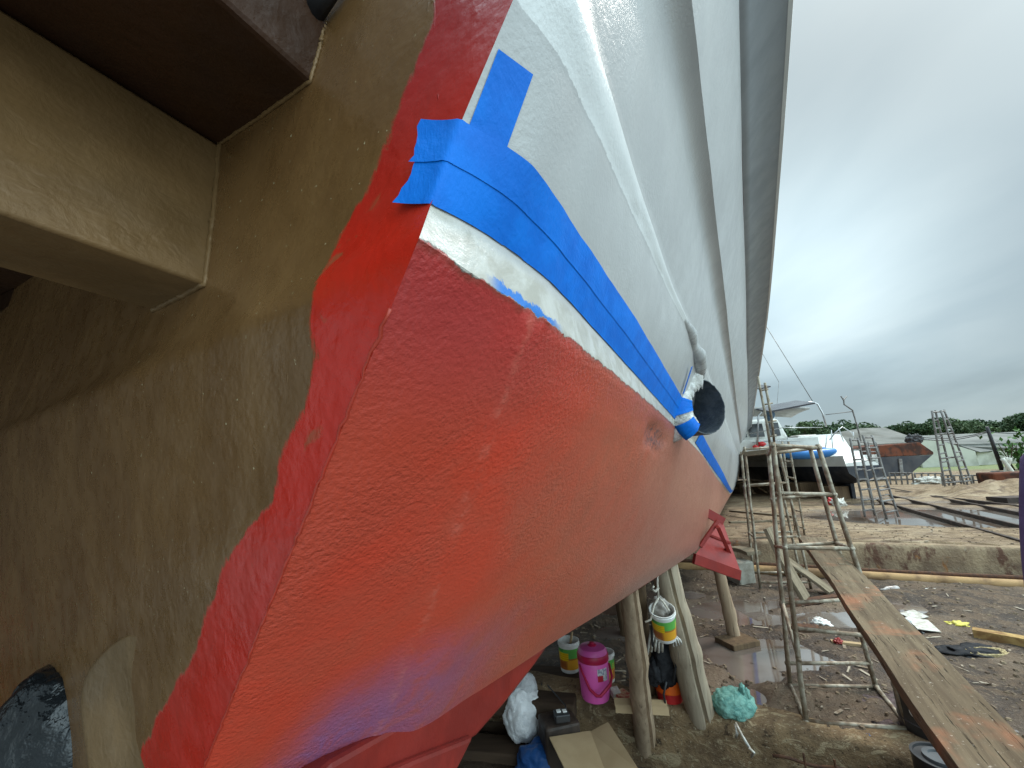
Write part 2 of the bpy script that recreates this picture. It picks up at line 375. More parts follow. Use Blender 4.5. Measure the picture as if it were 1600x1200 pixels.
# ------------------------------------------------------------------ the hull under repair
boat = empty('boat', hull(3, -.8, -.62-.35), 'large white and red hull on shores, bronze stern, blue masking tape along its waterline', 'boat')
def T(tab, s):                                # smooth table lookup (monotone in s)
    a = np.array(tab, float); u = np.log(a[:, 0]); x = np.log(np.clip(s, a[0, 0], a[-1, 0]))
    r = []
    for k in (1, 2):
        y = a[:, k]; d = np.gradient(y, u); i = np.clip(np.searchsorted(u, x)-1, 0, len(u)-2)
        h = u[i+1]-u[i]; q = (x-u[i])/h
        lin = y[i]*(1-q)+y[i+1]*q
        her = (2*q**3-3*q**2+1)*y[i]+(q**3-2*q**2+q)*h*d[i]+(-2*q**3+3*q**2)*y[i+1]+(q**3-q**2)*h*d[i+1]
        r.append(.6*her+.4*lin)
    return np.stack(r, -1)
S_END = 24.
TAB = dict(
 chine=[(.44,-.96,-.62),(.74,-.88,-.62),(.88,-.82,-.62),(1.16,-.80,-.62),(1.58,-.75,-.62),(2.5,-.62,-.62),(3.05,-.55,-.62),(3.9,-.45,-.62),(8.6,-.456,-.62),(13,-.48,-.62),(S_END,-.5,-.62)],
 wl=[(.264,-.252,.24),(.362,-.238,.232),(.554,-.224,.23),(.866,-.228,.232),(2.0,-.268,.24),(3.55,-.27,.135),(6.5,-.32,-.13),(10,-.36,-.42),(15,-.47,-.58),(S_END,-.49,-.60)],
 tb=[(.287,-.258,.297),(.378,-.243,.306),(.518,-.228,.306),(.88,-.235,.303),(2.0,-.264,.276),(2.9,-.265,.215),(6,-.30,-.06),(9.5,-.33,-.37),(15,-.45,-.53),(S_END,-.48,-.57)],
 tt=[(.297,-.224,.40),(.40,-.187,.40),(.504,-.186,.40),(1.064,-.194,.40),(2.0,-.218,.378),(3.0,-.225,.285),(6,-.255,.02),(9,-.28,-.30),(15,-.40,-.46),(S_END,-.45,-.52)],
 k0=[(.297,-.150,.530),(.37,-.136,.535),(.52,-.132,.55),(.876,-.136,.575),(1.30,-.134,.59),(1.75,-.124,.60),(3,-.12,.60),(S_END,-.12,.55)],
 k1=[(.297,-.118,.590),(.37,-.103,.59),(.52,-.108,.592),(.876,-.120,.60),(1.30,-.124,.605),(1.75,-.116,.61),(3,-.115,.61),(S_END,-.115,.56)],
 k2=[(.297,-.112,.655),(.37,-.100,.655),(.52,-.104,.645),(.876,-.116,.63),(1.30,-.121,.62),(1.75,-.112,.62),(3,-.112,.62),(S_END,-.112,.57)],
 st0=[(.30,-.030,.93),(1.455,-.020,.93),(2.64,-.018,.93),(7.2,-.02,.93),(S_END,-.03,.93)],
 st1=[(.30,.044,1.0),(1.455,.045,1.0),(2.64,.045,1.0),(7.2,.030,1.0),(S_END,.03,1.0)],
 sh=[(.30,.195,1.5),(1.22,.200,1.5),(2.27,.209,1.5),(4.42,.225,1.5),(12.3,.27,1.5),(S_END,.27,1.5)],
 sh2=[(.30,.22,1.515),(1.22,.225,1.515),(2.27,.235,1.515),(4.42,.25,1.515),(12.3,.29,1.515),(S_END,.29,1.515)],
 gu=[(.30,.36,1.65),(1.44,.377,1.65),(2.6,.404,1.65),(5.0,.44,1.65),(10,.43,1.65),(S_END,.40,1.65)])
def corner_s(z): return np.interp(z, [-2.0,-.62,-.42,-.11,.114,.24,.29,.40,.55,2.], [.73,.44,.399,.334,.300,.264,.287,.297,.297,.30])
NC = 260
tcol = np.linspace(0, 1, NC)
def longi(name):
    s0 = TAB[name][0][0]; s = s0*np.power(S_END/s0, tcol); nz = T(TAB[name], s); return s, nz[:, 0], nz[:, 1]
def rows_between(a, b, k, bulge=0., end=False):
    A, B = longi(a), longi(b); rows = []
    for j in range(k + (1 if end else 0)):
        u = j/k; s, n, z = (A[i]*(1-u)+B[i]*u for i in range(3))
        dn, dz = B[1]-A[1], B[2]-A[2]; L_ = np.hypot(dn, dz)+1e-6
        o = bulge*4*u*(1-u)*L_*np.clip(np.log(s/s[0])/1.1, 0, 1); rows.append((s, n+o*dz/L_, z-o*dn/L_))
    return rows
def surf(rows, attrs=True):
    m = MB(); m.grid([[hull(s, n, z) for s, n, z in zip(*r)] for r in rows])
    return m
# the whole side from chine to rail is one plated surface
segs = [('chine','wl',44,.016),('wl','tb',6,0),('tb','tt',6,.02),('tt','k0',16,.03),('k0','k1',3,0),('k1','k2',3,.12),('k2','st0',16,.02),('st0','st1',8,-.18),('st1','sh',14,.03)]
rows = []; swl = []
for i, (a, b, k, bu) in enumerate(segs):
    rr = rows_between(a, b, k, bu, end=(i == len(segs)-1)); rows += rr
rows_a = np.array(rows)                      # rows x 3 x cols
W = longi('wl')
nseg = np.diff(rows_a, axis=0); dist_ = np.concatenate([np.zeros((1, NC)), np.cumsum(np.hypot(nseg[:,1], nseg[:,2]), 0)])
iw = 44; sw = dist_-dist_[iw]                # distance above the paint edge, along the plating
# fair but hand-built plating: hollows, a transverse weld seam, a crumpled dent near the exhaust
s_, n_, z_ = rows_a[:,0], rows_a[:,1], rows_a[:,2]
d_ = .006*vnoise(np.log(s_)*3, sw*2, 1.)+.004*vnoise(np.log(s_)*7, sw*6, 1.)
seam = .47+.30*np.clip(-sw, 0, 2)
d_ += .0035*np.exp(-((s_-seam)/.012)**2)*(sw < -.02)
d_ += .0030*np.exp(-((sw+.11+.02*vnoise(s_*3, sw*0, 1.))/.018)**2)*np.clip((s_-.5)/.2, 0, 1)*np.clip((2.4-s_)/.5, 0, 1)
dent = np.exp(-(((np.log(s_)-math.log(1.72))/.13)**2+((sw+.10)/.05)**2))
d_ += .004*vnoise(s_*16, sw*60, 1.)*np.exp(-((z_-.585)/.03)**2)*(s_ < 1.9)*(s_ > .3)
d_ += dent*(-.03+.05*vnoise(s_*9, sw*40, 1.))
d_ *= np.clip((s_-corner_s(z_))/.05, 0, 1)
n_ = n_+d_*.75; z_ = z_-d_*.5
side = MB(); side.grid([[hull(s_[i,j], n_[i,j], z_[i,j]) for j in range(NC)] for i in range(len(rows))])
kn_rows = np.zeros(len(rows)); kn_rows[73:77] = 1.; kn_rows[72] = .5; kn_rows[77] = .5
side.at = {'kn': np.repeat(kn_rows, NC), 'sw': sw.ravel(), 'st': s_.ravel(), 'dent': dent.ravel(), 'dch': (dist_).ravel(), 'seam': np.exp(-((s_-seam)/.010)**2).ravel()}
t = NT('hull_paint')
SW, ST, DN, DC = t.attr('sw'), t.attr('st'), t.attr('dent'), t.attr('dch')
rag = t.noise(30, 6, .65); edge = t.math('ADD', SW, t.math('MULTIPLY', t.math('SUBTRACT', rag, .5), .028))
isw = t.step(edge, -.0015, .0015)
pn = t.noise(3.0, 5, .6, .4); pf = t.noise(16, 6, .65, .5)
red = t.mix(t.step(pn, .4, .62), (.53,.050,.024), (.45,.056,.029))
old = t.mix(t.step(pf, .35, .65), (.45,.088,.046), (.39,.094,.052))
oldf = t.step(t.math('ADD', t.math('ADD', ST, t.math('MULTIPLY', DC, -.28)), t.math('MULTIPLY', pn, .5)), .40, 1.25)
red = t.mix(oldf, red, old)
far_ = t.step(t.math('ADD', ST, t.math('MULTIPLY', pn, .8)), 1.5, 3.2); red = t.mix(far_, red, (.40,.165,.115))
crim = t.math('MULTIPLY', t.step(SW, -.26, -.03), t.step(ST, .30, .85, 1., 0.)); red = t.mix(t.math('MULTIPLY', crim, .6), red, (.36,.034,.045))
violet_sheen = t.math('MULTIPLY', t.step(t.math('ADD', DC, t.math('MULTIPLY', t.math('SUBTRACT', pn, .5), .14)), .15, .44, 1., 0.), t.step(ST, .45, 1.35, 1., 0.))  # violet reflection along the chine, painted into the red
violet_sheen = t.math('MULTIPLY', t.math('MULTIPLY', violet_sheen, t.step(ST, .47, .64)), t.step(t.noise(11, 7, .7, 1., (1,1,.4)), .34, .58, .45, 1.)); red = t.mix(t.math('MULTIPLY', violet_sheen, .9), red, (.19,.10,.24))
grey = t.math('MULTIPLY', t.step(DC, .02, .16, 1., 0.), t.step(ST, 1.2, 2.6)); red = t.mix(t.math('MULTIPLY', grey, .5), red, (.20,.13,.11))
red = t.mix(t.math('MULTIPLY', t.step(DN, .15, .6), t.step(t.noise(50, 4, .7), .45, .6)), red, (.10,.05,.055))
lip = t.math('MULTIPLY', t.step(edge, -.012, -.002), 1.); red = t.mix(t.math('MULTIPLY', t.attr('seam'), t.step(t.noise(25, 5, .7), .46, .62, 0., .26)), red, (.60,.20,.14)); red = t.mix(t.step(t.noise(7, 7, .72, 1.2, (1,1,.35)), .60, .72, 0, .28), red, (.25,.07,.05)); red = t.mix(t.math('MULTIPLY', lip, .45), red, (.16,.05,.03))
wh = t.mix(t.step(t.noise(4, 5, .6), .35, .65), (.44,.43,.415), (.40,.39,.378))
KN = t.step(t.math('ADD', t.attr('kn'), t.math('MULTIPLY', t.math('SUBTRACT', t.noise(60, 5, .7), .5), .5)), .45, .55); wh = t.mix(KN, wh, (.66,.655,.635))
prim = t.step(SW, .05, .072, 1., 0.); wh = t.mix(prim, wh, t.mix(t.step(pf, .35, .62), (.52,.50,.45), (.38,.355,.30)))
sm = t.math('MULTIPLY', t.math('MULTIPLY', t.step(edge, .0, .002), t.step(t.math('ADD', SW, t.math('MULTIPLY', t.noise(45, 6, .75, .5), .05)), .036, .040, 1., 0.)),
            t.math('MULTIPLY', t.step(ST, .36, .40), t.step(ST, .52, .58, 1., 0.)))
wh = t.mix(sm, wh, (.02,.16,.50))
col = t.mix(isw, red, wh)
peel = t.noise(125, 3, .55); peel2 = t.noise(34, 4, .6, .3)
hgt = t.math('ADD', t.math('MULTIPLY', peel, .8), t.math('MULTIPLY', peel2, .32))
hgt = t.math('ADD', hgt, t.math('MULTIPLY', isw, .35))
hgt = t.math('MULTIPLY', hgt, t.math('SUBTRACT', 1., t.math('MULTIPLY', isw, .72))); patch = t.step(t.noise(3.2, 3, .55, .3), .34, .66, .40, 1.); hgt = t.math('MULTIPLY', hgt, patch); rbm = t.bump(hgt, .72, .008); rbm = t.bump(t.noise(5, 3, .5, .3), .12, .02, rbm); rbm = t.bump(t.noise(260, 3), .2, .001, rbm)
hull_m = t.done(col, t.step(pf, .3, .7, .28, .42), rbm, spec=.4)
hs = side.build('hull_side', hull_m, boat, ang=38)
# underside of the flared rail
M['flare'] = simple('grey_flare_paint', (.19,.195,.20), (.165,.17,.175), .45, 5, .2, 30, .004, stretch=(1, 1, .2))
fl = surf(rows_between('sh', 'sh2', 2)+rows_between('sh2', 'gu', 10, -.04, end=True)); fl.build('rail_flare', M['flare'], boat, ang=40)
gs, gn, gz = longi('gu')
rl = MB(); rl.grid([[hull(a, n+dn, z+dz) for a, n, z in zip(gs, gn, gz)] for dn, dz in ((0,0),(.015,.0),(.02,.02),(.018,.10),(0,.115),(-2.6,.16))]); rl.build('deck_edge', M['white'], boat, ang=40)
# bottom, keel and far end
cs, cn, cz = longi('chine')
bt = MB(); prof = ((0,0),(-.18,-.07),(-.45,-.15),(-.9,-.24),(-1.3,-.30),(-2.2,-.16),(-2.6,.3),(-2.6,2.4))
bt.grid([[hull(a, n+dn, z+dz*(1-.0*a)) for a, n, z in zip(cs, cn, cz)] for dn, dz in prof])
M['redbot'] = simple('dark_red_bottom', (.22,.022,.016), (.15,.018,.014), .4, 5, .35, 40, .005)
bt.build('hull_bottom', M['redbot'], boat, ang=40)
allr = [longi('chine'), longi('wl'), longi('k1'), longi('st1'), longi('sh'), longi('gu')]
MB().add([hull(r[0][-1], r[1][-1], r[2][-1]) for r in allr]+[hull(S_END, -3, 1.7), hull(S_END, -3, -.3)], [tuple(range(8))]).build('bow_closure', M['white'], boat)

# ---- bronze stern face with the red overlap of paint at its corner
zs = np.linspace(1.9, -2.0, 180)
_c = np.stack([z_[:,0], n_[:,0], s_[:,0]], -1); _c = _c[np.argsort(_c[:,0])]
_zc = np.concatenate([[-2.0], _c[:,0], [1.9]]); _nc = np.concatenate([[-2.1], _c[:,1], [.28]]); _sc = np.concatenate([[.73], _c[:,2], [.30]])
def corner_n(z): return np.interp(z, _zc, _nc)
def corner_s(z): return np.interp(z, _zc, _sc)
def tran(z, dn):
    nc_ = corner_n(z); a = .05*dn
    cr = np.interp(z, [-1.2,-.5,.15,.5,2.], [1.3,1.05,.72,.62,.45])
    return hull(corner_s(z)+a-.015*np.clip(dn-cr, 0, 9)+.0*dn, nc_-dn, z)
dns = np.concatenate([np.linspace(0, .9, 90), np.linspace(.93, 6.5, 70)])
tr = MB(); tr.grid([[tran(z, d) for d in dns] for z in zs])
# where the red stops on the bronze, measured from the corner
rb = [(680,0),(640,120),(600,230),(575,300),(540,350),(500,430),(480,500),(498,560),(470,650),(440,720),(420,790),(365,855),(332,935),(300,1030),(250,1110),(210,1200),(150,1330)]
pol = []; _b = BVHTree.FromPolygons(tr.v, tr.f)
for p in rb:
    h = _b.ray_cast(V(CAMP), V(ray(*p)).normalized())[0]
    if h is None: continue
    q = np.array(h)-CAMP; pol.append((q@HZ, corner_n(q@HZ)-q@HN))
pol = np.array(sorted(pol))
DD, ZZ = np.meshgrid(dns, zs)
tr.at = {'rb': (DD-np.interp(ZZ, pol[:,0], pol[:,1])).ravel(), 'dc': DD.ravel(), 'zt': ZZ.ravel()}
t = NT('bronze_paint')
RB, DCN, ZT = t.attr('rb'), t.attr('dc'), t.attr('zt')
rg_ = t.math('ADD', RB, t.math('MULTIPLY', t.math('SUBTRACT', t.noise(22, 9, .72, .3, (1,1,.4)), .5), .075))
isb = t.step(rg_, -.006, .006)
pn, pf = t.noise(3.2, 5, .6, .4), t.noise(20, 5, .6, .3)
brz = t.mix(t.step(pn, .38, .64), (.150,.074,.026), (.190,.098,.036)); brz = t.mix(t.step(t.noise(120, 2), .735, .75), brz, (.5,.42,.25))
rd = t.mix(t.step(pn, .4, .62), (.50,.020,.009), (.43,.022,.011))
rd = t.mix(t.math('MULTIPLY', t.step(ZT, .30, .62), .8), rd, (.27,.014,.018))
rd = t.mix(t.math('MULTIPLY', t.step(t.noise(9, 5, .7, .8), .62, .70), t.step(RB, -.10, -.03, 0., .55)), rd, (.20,.10,.04))
col = t.mix(isb, rd, brz)
h = t.math('ADD', t.math('MULTIPLY', t.noise(60, 4, .55), .5), t.math('MULTIPLY', isb, -.25))
scr = t.noise(60, 3, .5, 1.2, (1, 1, .12)); h = t.math('ADD', h, t.math('MULTIPLY', t.step(scr, .70, .74), .5))
nb1 = t.bump(h, .35, .005); nb1 = t.bump(t.noise(6, 4, .6), .2, .03, nb1)
bronze_m = t.done(col, t.math('ADD', t.step(pf, .3, .7, .20, .34), t.math('MULTIPLY', isb, .02)), nb1, spec=.38, metal=t.math('MULTIPLY', isb, .15))
tr.build('stern_panel', bronze_m, boat, ang=60)
def simple_bronze(name, c1, c2, r0=.42):
    t = NT(name); h = t.math('ADD', t.math('MULTIPLY', t.noise(26, 5, .6, .5), .5), t.math('MULTIPLY', t.noise(9, 4, .6), 1.2))
    return t.done(t.mix(t.step(t.noise(4, 5), .38, .62), c1, c2), t.step(t.noise(12, 4), .3, .7, r0*.75, r0*1.2), t.bump(h, .45, .010), metal=.15, spec=.3)
M['bronze'] = simple_bronze('bronze_antifouling', (.19,.108,.044), (.145,.082,.033))
M['dkbronze'] = simple_bronze('dark_bronze', (.050,.020,.008), (.037,.015,.006), .5)
bvh_t = BVHTree.FromPolygons(tr.v, tr.f); bvh_s = BVHTree.FromPolygons(side.v, side.f)
def cast(px, py, which='s'):
    r = ray(px, py); h = (bvh_s if which == 's' else bvh_t).ray_cast(V(CAMP), V(r).normalized())
    if h[0] is None: print('MISS', px, py, which); h = (bvh_s if which == 's' else bvh_t).find_nearest(V(CAMP+r*.5))
    n = np.array(h[1]); n = n if n@r < 0 else -n
    return np.array(h[0]), n
def nz_of(p): q = p-CAMP; return q@HN, q@HZ, q@HL
# square beam running aft from the stern panel, and the underside of the stern platform above it
bm_px = [(345,228),(322,445),(240,485)]
bp = [nz_of(cast(*p, 't')[0]) for p in bm_px]
sec = [bp[0], bp[1], bp[2], (bp[2][0]+bp[0][0]-bp[1][0], bp[2][1]+bp[0][1]-bp[1][1], 0)]
mb_ = MB(); Ls = np.linspace(.42, -2.2, 40)
ring = []
for i in range(4):
    a, b = sec[i], sec[(i+1)%4]
    for k in range(8): ring.append((a[0]+(b[0]-a[0])*k/8, a[1]+(b[1]-a[1])*k/8))
mb_.add([hull(l, n, z) for l in Ls for n, z in ring], [(i*32+k, i*32+(k+1)%32, (i+1)*32+(k+1)%32, (i+1)*32+k) for i in range(39) for k in range(32)]+[tuple(range(32)), tuple(39*32+k for k in range(32))])
mb_.build('stern_beam', M['bronze'], boat, ang=30, bevel=.008)
cp = [nz_of(cast(*p, 't')[0])[:2] for p in ((345,226),(487,128),(510,40))]
up_ = (cp[2][0]+.01, cp[2][1]+.6)
lft = (cp[0][0]-5.2, cp[0][1]+.9)  # platform stretched left, out of view, to cut sky light on the stern
pts = [lft, cp[0], cp[1], cp[2], up_, (lft[0], up_[1])]
pf_ = MB(); pf_.prism([hull(.45, n, z) for n, z in pts], HL*-2.6); pf_.build('stern_platform', M['dkbronze'], boat, bevel=.01)
ih = MB(); ih.prism([hull(.9, -5.4, 1.9), hull(.9, -5.4, -1.3), hull(.9, -6.6, -1.6), hull(.9, -6.6, 1.9)], HL*-3.2); ih.build('unseen_hull_wall', M['dkbronze'], boat, bevel=.02)  # unseen hull wall, added to keep sky light off the stern panel
# weld bead in the joint
wbd = MB()
def bead(pxs, r, which='t', k=26):
    q = []
    P0 = [cast(*p, which) for p in pxs]
    P0 = [a+b*.002 for a, b in P0 if a is not None]
    for i in range(len(P0)-1):
        for j in range(k): q.append(P0[i]*(1-j/k)+P0[i+1]*j/k+rng.normal(0, r*.10, 3))
    q.append(P0[-1]); wbd.tube(q, [r*random.uniform(.85, 1.15) for _ in q], 7)
bead([(345,226),(336,330),(322,445),(240,486)], .006); bead([(345,226),(400,190),(487,128),(503,70),(512,20)], .004)
wbd.build('weld_bead', M['bronze'], boat, smooth=True)
# corner weld bead along the red chine of the stern
wb2 = MB(); q = [hull(corner_s(z)-.0005, corner_n(z)-.001, z)+rng.normal(0, .0007, 3) for z in np.linspace(.18, -1.1, 160)]
wb2.tube(q, [.0020*random.uniform(.7, 1.3) for _ in q], 6)
M['redpaint'] = simple('fresh_red_paint', (.43,.030,.014), (.36,.035,.018), .33, 6, .35, 60, .004)
wb2.build('corner_weld', M['redpaint'], boat, smooth=True)
# bronze fin and the black wrapping on the shaft at the lower left
fb = [cast(*p, 't') for p in ((205,985),(172,1008),(152,1040),(150,1090),(162,1150),(174,1230),(188,1300),(235,1300),(262,1150),(258,1060),(235,1000))]
ctr = sum(a for a, b in fb)/len(fb); k = len(fb); fin = MB()
hts = [.001,.012,.028,.034,.034,.034,.03,.0,-.004,-.004,-.003]
lvl = []
for q, hh in ((1.04, -.012), (1.0, .55), (.96, 1.0), (.72, .95), (.35, .8)):
    lvl.append([(a*q+ctr*(1-q))+b*(hh if hh < 0 else hh*h_*(1 if q > .9 else .55+.45*q)) for (a, b), h_ in zip(fb, hts)])
fin.add([p for l in lvl for p in l]+[ctr+fb[0][1]*.006], [(j*k+i, j*k+(i+1)%k, (j+1)*k+(i+1)%k, (j+1)*k+i) for j in range(4) for i in range(k)]+[(4*k+i, 4*k+(i+1)%k, 5*k) for i in range(k)])
M['paleb'] = simple_bronze('pale_bronze', (.21,.13,.055), (.16,.095,.040), .3)
fo = fin.build('stern_fin', M['bronze'], boat, smooth=True); sb_ = fo.modifiers.new('s', 'SUBSURF'); sb_.levels = sb_.render_levels = 2
c_, n_b = cast(90, 1170, 't')
shf = MB(); shf.blob(c_+n_b*.0, .17, .12, .20, .20, 5, 4, 1.4); shf.build('wrapped_shaft', simple('black_wrap', (.006,.007,.008), (.012,.014,.016), .18, 5, .7, 7, .04), boat, smooth=True)
c_, n_b = cast(10, 1200, 't'); shf = MB(); shf.blob(c_+n_b*.06, .14, .1, .1, .4, 4, 9, 2.6); shf.build('wrapped_shaft', M['black'], boat, smooth=True)
c_, n_b = cast(540, -8, 't'); cl_ = MB(); cl_.tube([c_+n_b*.02+HN*-.06+HZ*-.02, c_+n_b*.025, c_+n_b*.02+HN*.07+HZ*.06], .02, 10); cl_.build('hose_end', M['black'], boat, smooth=True)

# ---- blue masking tape
t = NT('blue_masking_tape')
crp = t.noise(180, 3, .6, 0, (1,1,.3))
tape_m = t.done(t.mix(t.step(t.noise(14, 4), .35, .65), (.0,.165,.66), (.0,.13,.56)), .6, t.bump(t.math('ADD', crp, t.math('MULTIPLY', t.noise(22, 5, .6, 1.2, (1,.3,1)), 1.7)), .28, .004), spec=.22)
def tape_strip(u0, u1, ta, tb_, off, name='masking_tape', wrap=0., ragseed=0, zofs=0.):
    A, B = longi('tb'), longi('tt'); col_i = [j for j in range(NC) if u0 <= A[0][j] <= u1]
    rows_ = []
    for q in np.linspace(ta, tb_, 7):
        row = []
        for dn in (np.linspace(wrap, .004, 8) if wrap else []):
            z0 = (A[2][0]*(1-q)+B[2][0]*q); wv = dn*(1+.10*math.sin(7*q+ragseed)+.03*math.sin(29*q+ragseed))-.0
            p = tran(z0+.35*wv, wv); row.append(p-HL*(.001+off+.008*(wv/.06)**2)+HN*.001)
        for j in col_i:
            s, n, z = (A[i][j]*(1-q)+B[i][j]*q for i in range(3)); u = q
            p0_ = hull(s, n, z); h_ = bvh_s.find_nearest(V(p0_)); nn2 = np.array(h_[1]); nn2 = nn2 if nn2@(CAMP-p0_) > 0 else -nn2
            row.append(np.array(h_[0])+nn2*(off+.0006*math.sin(j*.45+q*4)**2))
        rows_.append(row)
    m = MB(); m.grid(rows_); o = m.build(name, tape_m, boat, smooth=True)
    return o
tape_strip(.26, 2.55, 0., .54, .0022, wrap=.055, ragseed=2.)
tape_strip(.26, 2.55, .50, 1.0, .0034, wrap=.062, ragseed=.4)
tape_strip(2.9, 14, 0., 1.0, .004)
def patch(corners, off, nu, nv, which='s'):
    rows_ = []
    for i in range(nu+1):
        row = []
        for j in range(nv+1):
            u, v = i/nu, j/nv; c = [(1-u)*(1-v), u*(1-v), u*v, (1-u)*v]
            x = sum(c[k]*corners[k][0] for k in range(4)); y = sum(c[k]*corners[k][1] for k in range(4))
            p, n = cast(x, y, which); row.append(p+n*off)
        rows_.append(row)
    m = MB(); m.grid(rows_); o = m.build('masking_tape', tape_m, boat, smooth=True)
    return o
patch([(778,77),(832,117),(786,245),(728,208)], .0014, 10, 16)
# ---- exhaust outlet
ax = HN*.78-HL*.62+HZ*-.03; ax /= np.linalg.norm(ax)
ec, en = cast(1080, 640); d_e = fd(ec)-.20; cR = 44/FPX*d_e
ctr = P(1100, 635, d_e)
a_ = np.cross(ax, [0,0,1.]); a_ /= np.linalg.norm(a_); b_ = np.cross(ax, a_)
ex = MB(); nn = 64; prof = [(1.0,-.34),(1.0,-.03),(1.0,-.006),(.985,.002),(.955,.002),(.94,-.012),(.93,-.32)]
q = []
for i, (r_, h_) in enumerate(prof):
    for k_ in range(nn):
        an = 2*math.pi*k_/nn; jg = .006*float(vnoise(np.array(k_*.9), np.array(3.), 1.))*(1 if 2 <= i <= 5 else 0); q.append(ctr+ax*(h_+jg)+(a_*math.cos(an)+b_*math.sin(an))*cR*(r_+jg))
ex.add(q, [(i*nn+k_, i*nn+(k_+1)%nn, (i+1)*nn+(k_+1)%nn, (i+1)*nn+k_) for i in range(len(prof)-1) for k_ in range(nn)])
exo = ex.build('exhaust_pipe', simple('exhaust_rubber', (.055,.066,.074), (.095,.105,.112), .5, 20, .6, 90, .006), boat, ang=50)
exi = MB(); exi.lathe(ctr-ax*.30, [(cR*.94,0),(.001,.002)], 32, ax); exi.build('exhaust_baffle', M['black'], exo)
M['primer'] = simple('rough_white_filler', (.80,.79,.76), (.50,.48,.44), .5, 22, .9, 45, .015)
M['fairing'] = simple('grey_white_paint', (.44,.44,.43), (.36,.36,.35), .3, 14, .4, 40, .006)
# which way round the rim the hull and the image's left lie
lf = -_RI; lf = lf-ax*(lf@ax); an0 = math.atan2(lf@b_, lf@a_)
upd = HZ-ax*(HZ@ax); sgn = 1. if math.sin(math.atan2(upd@b_, upd@a_)-an0) > 0 else -1.   # +1: angles grow upwards
def rim_patch(name, mat, u0, u1, rows_, seed, par, jag=.10, nu=26):
    m = MB(); g_ = []
    for j, (r_, h_) in enumerate(rows_):
        row = []
        for i in range(nu+1):
            an = an0+sgn*(u0+(u1-u0)*i/nu); n2 = float(vnoise(np.array(i*.55+seed), np.array(j*1.3+seed), 1.)); e_ = jag*(2.2 if j == len(rows_)-1 else 1.)
            row.append(ctr+ax*(h_+.03*n2*jag*5)+(a_*math.cos(an)+b_*math.sin(an))*cR*(r_+e_*n2))
        g_.append(row)
    m.grid(g_); o = m.build(name, mat, par, smooth=True); s__ = o.modifiers.new('t', 'SOLIDIFY'); s__.thickness = .004; return o
rim_patch('filler_collar', M['primer'], -.95, 1.55, [(1.7,-.10),(1.4,-.03),(1.18,.0),(1.04,.012),(.9,.012),(.62,.006)], 4, exo, .12, 44)
rim_patch('masking_tape', tape_m, -.30, .20, [(2.0,-.10),(1.55,-.02),(1.22,.012),(1.05,.02),(.70,.018)], 9, exo, .02)
rim_patch('masking_tape', tape_m, -1.00, -.55, [(1.42,-.03),(1.3,-.005),(1.18,.012),(1.06,.02),(.80,.018)], 14, exo, .02)
kp = [cast(*p) for p in ((1066,492),(1074,508),(1081,525),(1084,540),(1087,556),(1090,572),(1093,590))]
for (i0, i1, rr_) in ((0, 4, (.006,.020,.034,.030,.012)), (2, 6, (.004,.026,.040,.040,.02))):
    q = [kp[i][0]-kp[i][1]*.012+(HN*.018 if i > 3 else 0) for i in range(i0, i1+1)]; qq, r2 = [], []
    for i in range(len(q)-1):
        for j in range(8): qq.append(q[i]*(1-j/8)+q[i+1]*j/8); r2.append((rr_[i]*(1-j/8)+rr_[i+1]*j/8)*(1+.16*float(vnoise(np.array(i*8+j)*.31, np.array(i0*3.), 1.))))
    m = MB(); m.tube(qq+[q[-1]], r2+[rr_[-1]], 20); m.build('filler_fairing', M['fairing'], exo, smooth=True)
p0, n0 = cast(1076, 572); p1, n1_ = cast(1064, 614)
tp = MB(); tp.slab(p0+n0*.016, p1+n1_*.012, .022, .002, n0); tp.build('masking_tape', tape_m, exo)

# ---- skeg under the near chine and the red step bracket further along
def skp(px, py, n):                           # pixel on the plane n = const of the hull
    r = ray(px, py); return CAMP+r*(n/(r@HN))
sk = MB(); sp = [skp(858,1008,-.80), skp(836,1040,-.80), skp(788,1102,-.80), skp(745,1151,-.80), skp(690,1185,-.80), skp(560,1290,-.80), skp(400,1300,-.80), skp(520,1190,-.80), skp(750,1062,-.80)]
sk.prism([p for p in sp], -HN*.10); sk.build('skeg', simple('red_skeg', (.21,.020,.014), (.16,.016,.012), .38, 5, .3, 40, .005), boat, bevel=.012)
ks = MB(); ks.prism([skp(742,1150,-.78), skp(715,1205,-.78), skp(560,1260,-.78), skp(560,1225,-.78), skp(650,1186,-.78)], -HN*.16); ks.build('skeg_shoe', M['redbot'], boat, bevel=.01)
br = empty_b = None
d0 = 3.35
def q_(px, py, d): return P(px, py, d)
tri = [q_(1128,812,d0+.5), q_(1086,867,d0), q_(1157,893,d0+.1)]
M['redsteel'] = simple('red_painted_steel', (.30,.028,.022), (.24,.024,.02), .42, 6, .25, 40, .003)
bk = MB(); bk.prism([tri[0], tri[1], tri[2]], (0, 0, -.018))
bko = bk.build('step_bracket', M['redsteel'], boat)
fr = MB(); fr.slab(tri[1]+np.array([0,0,.012]), tri[2]+np.array([0,0,.012]), .035, .085); fr.build('bracket_beam', M['redsteel'], bko, bevel=.004)
for a, b in ((q_(1124,822,d0+.1), q_(1145,870,d0+.25)), (q_(1124,815,d0+.15), q_(1096,856,d0+.1))):
    s2 = MB(); s2.slab(a, b, .03, .03, (1,0,0)); s2.build('bracket_brace', M['redsteel'], bko, bevel=.003)
s2 = MB(); s2.slab(tri[0]*.5+tri[1]*.5+np.array([0,0,.02]), tri[0]*.5+tri[2]*.5+np.array([0,0,.02]), .02, .018); s2.build('bracket_brace', M['redsteel'], bko)
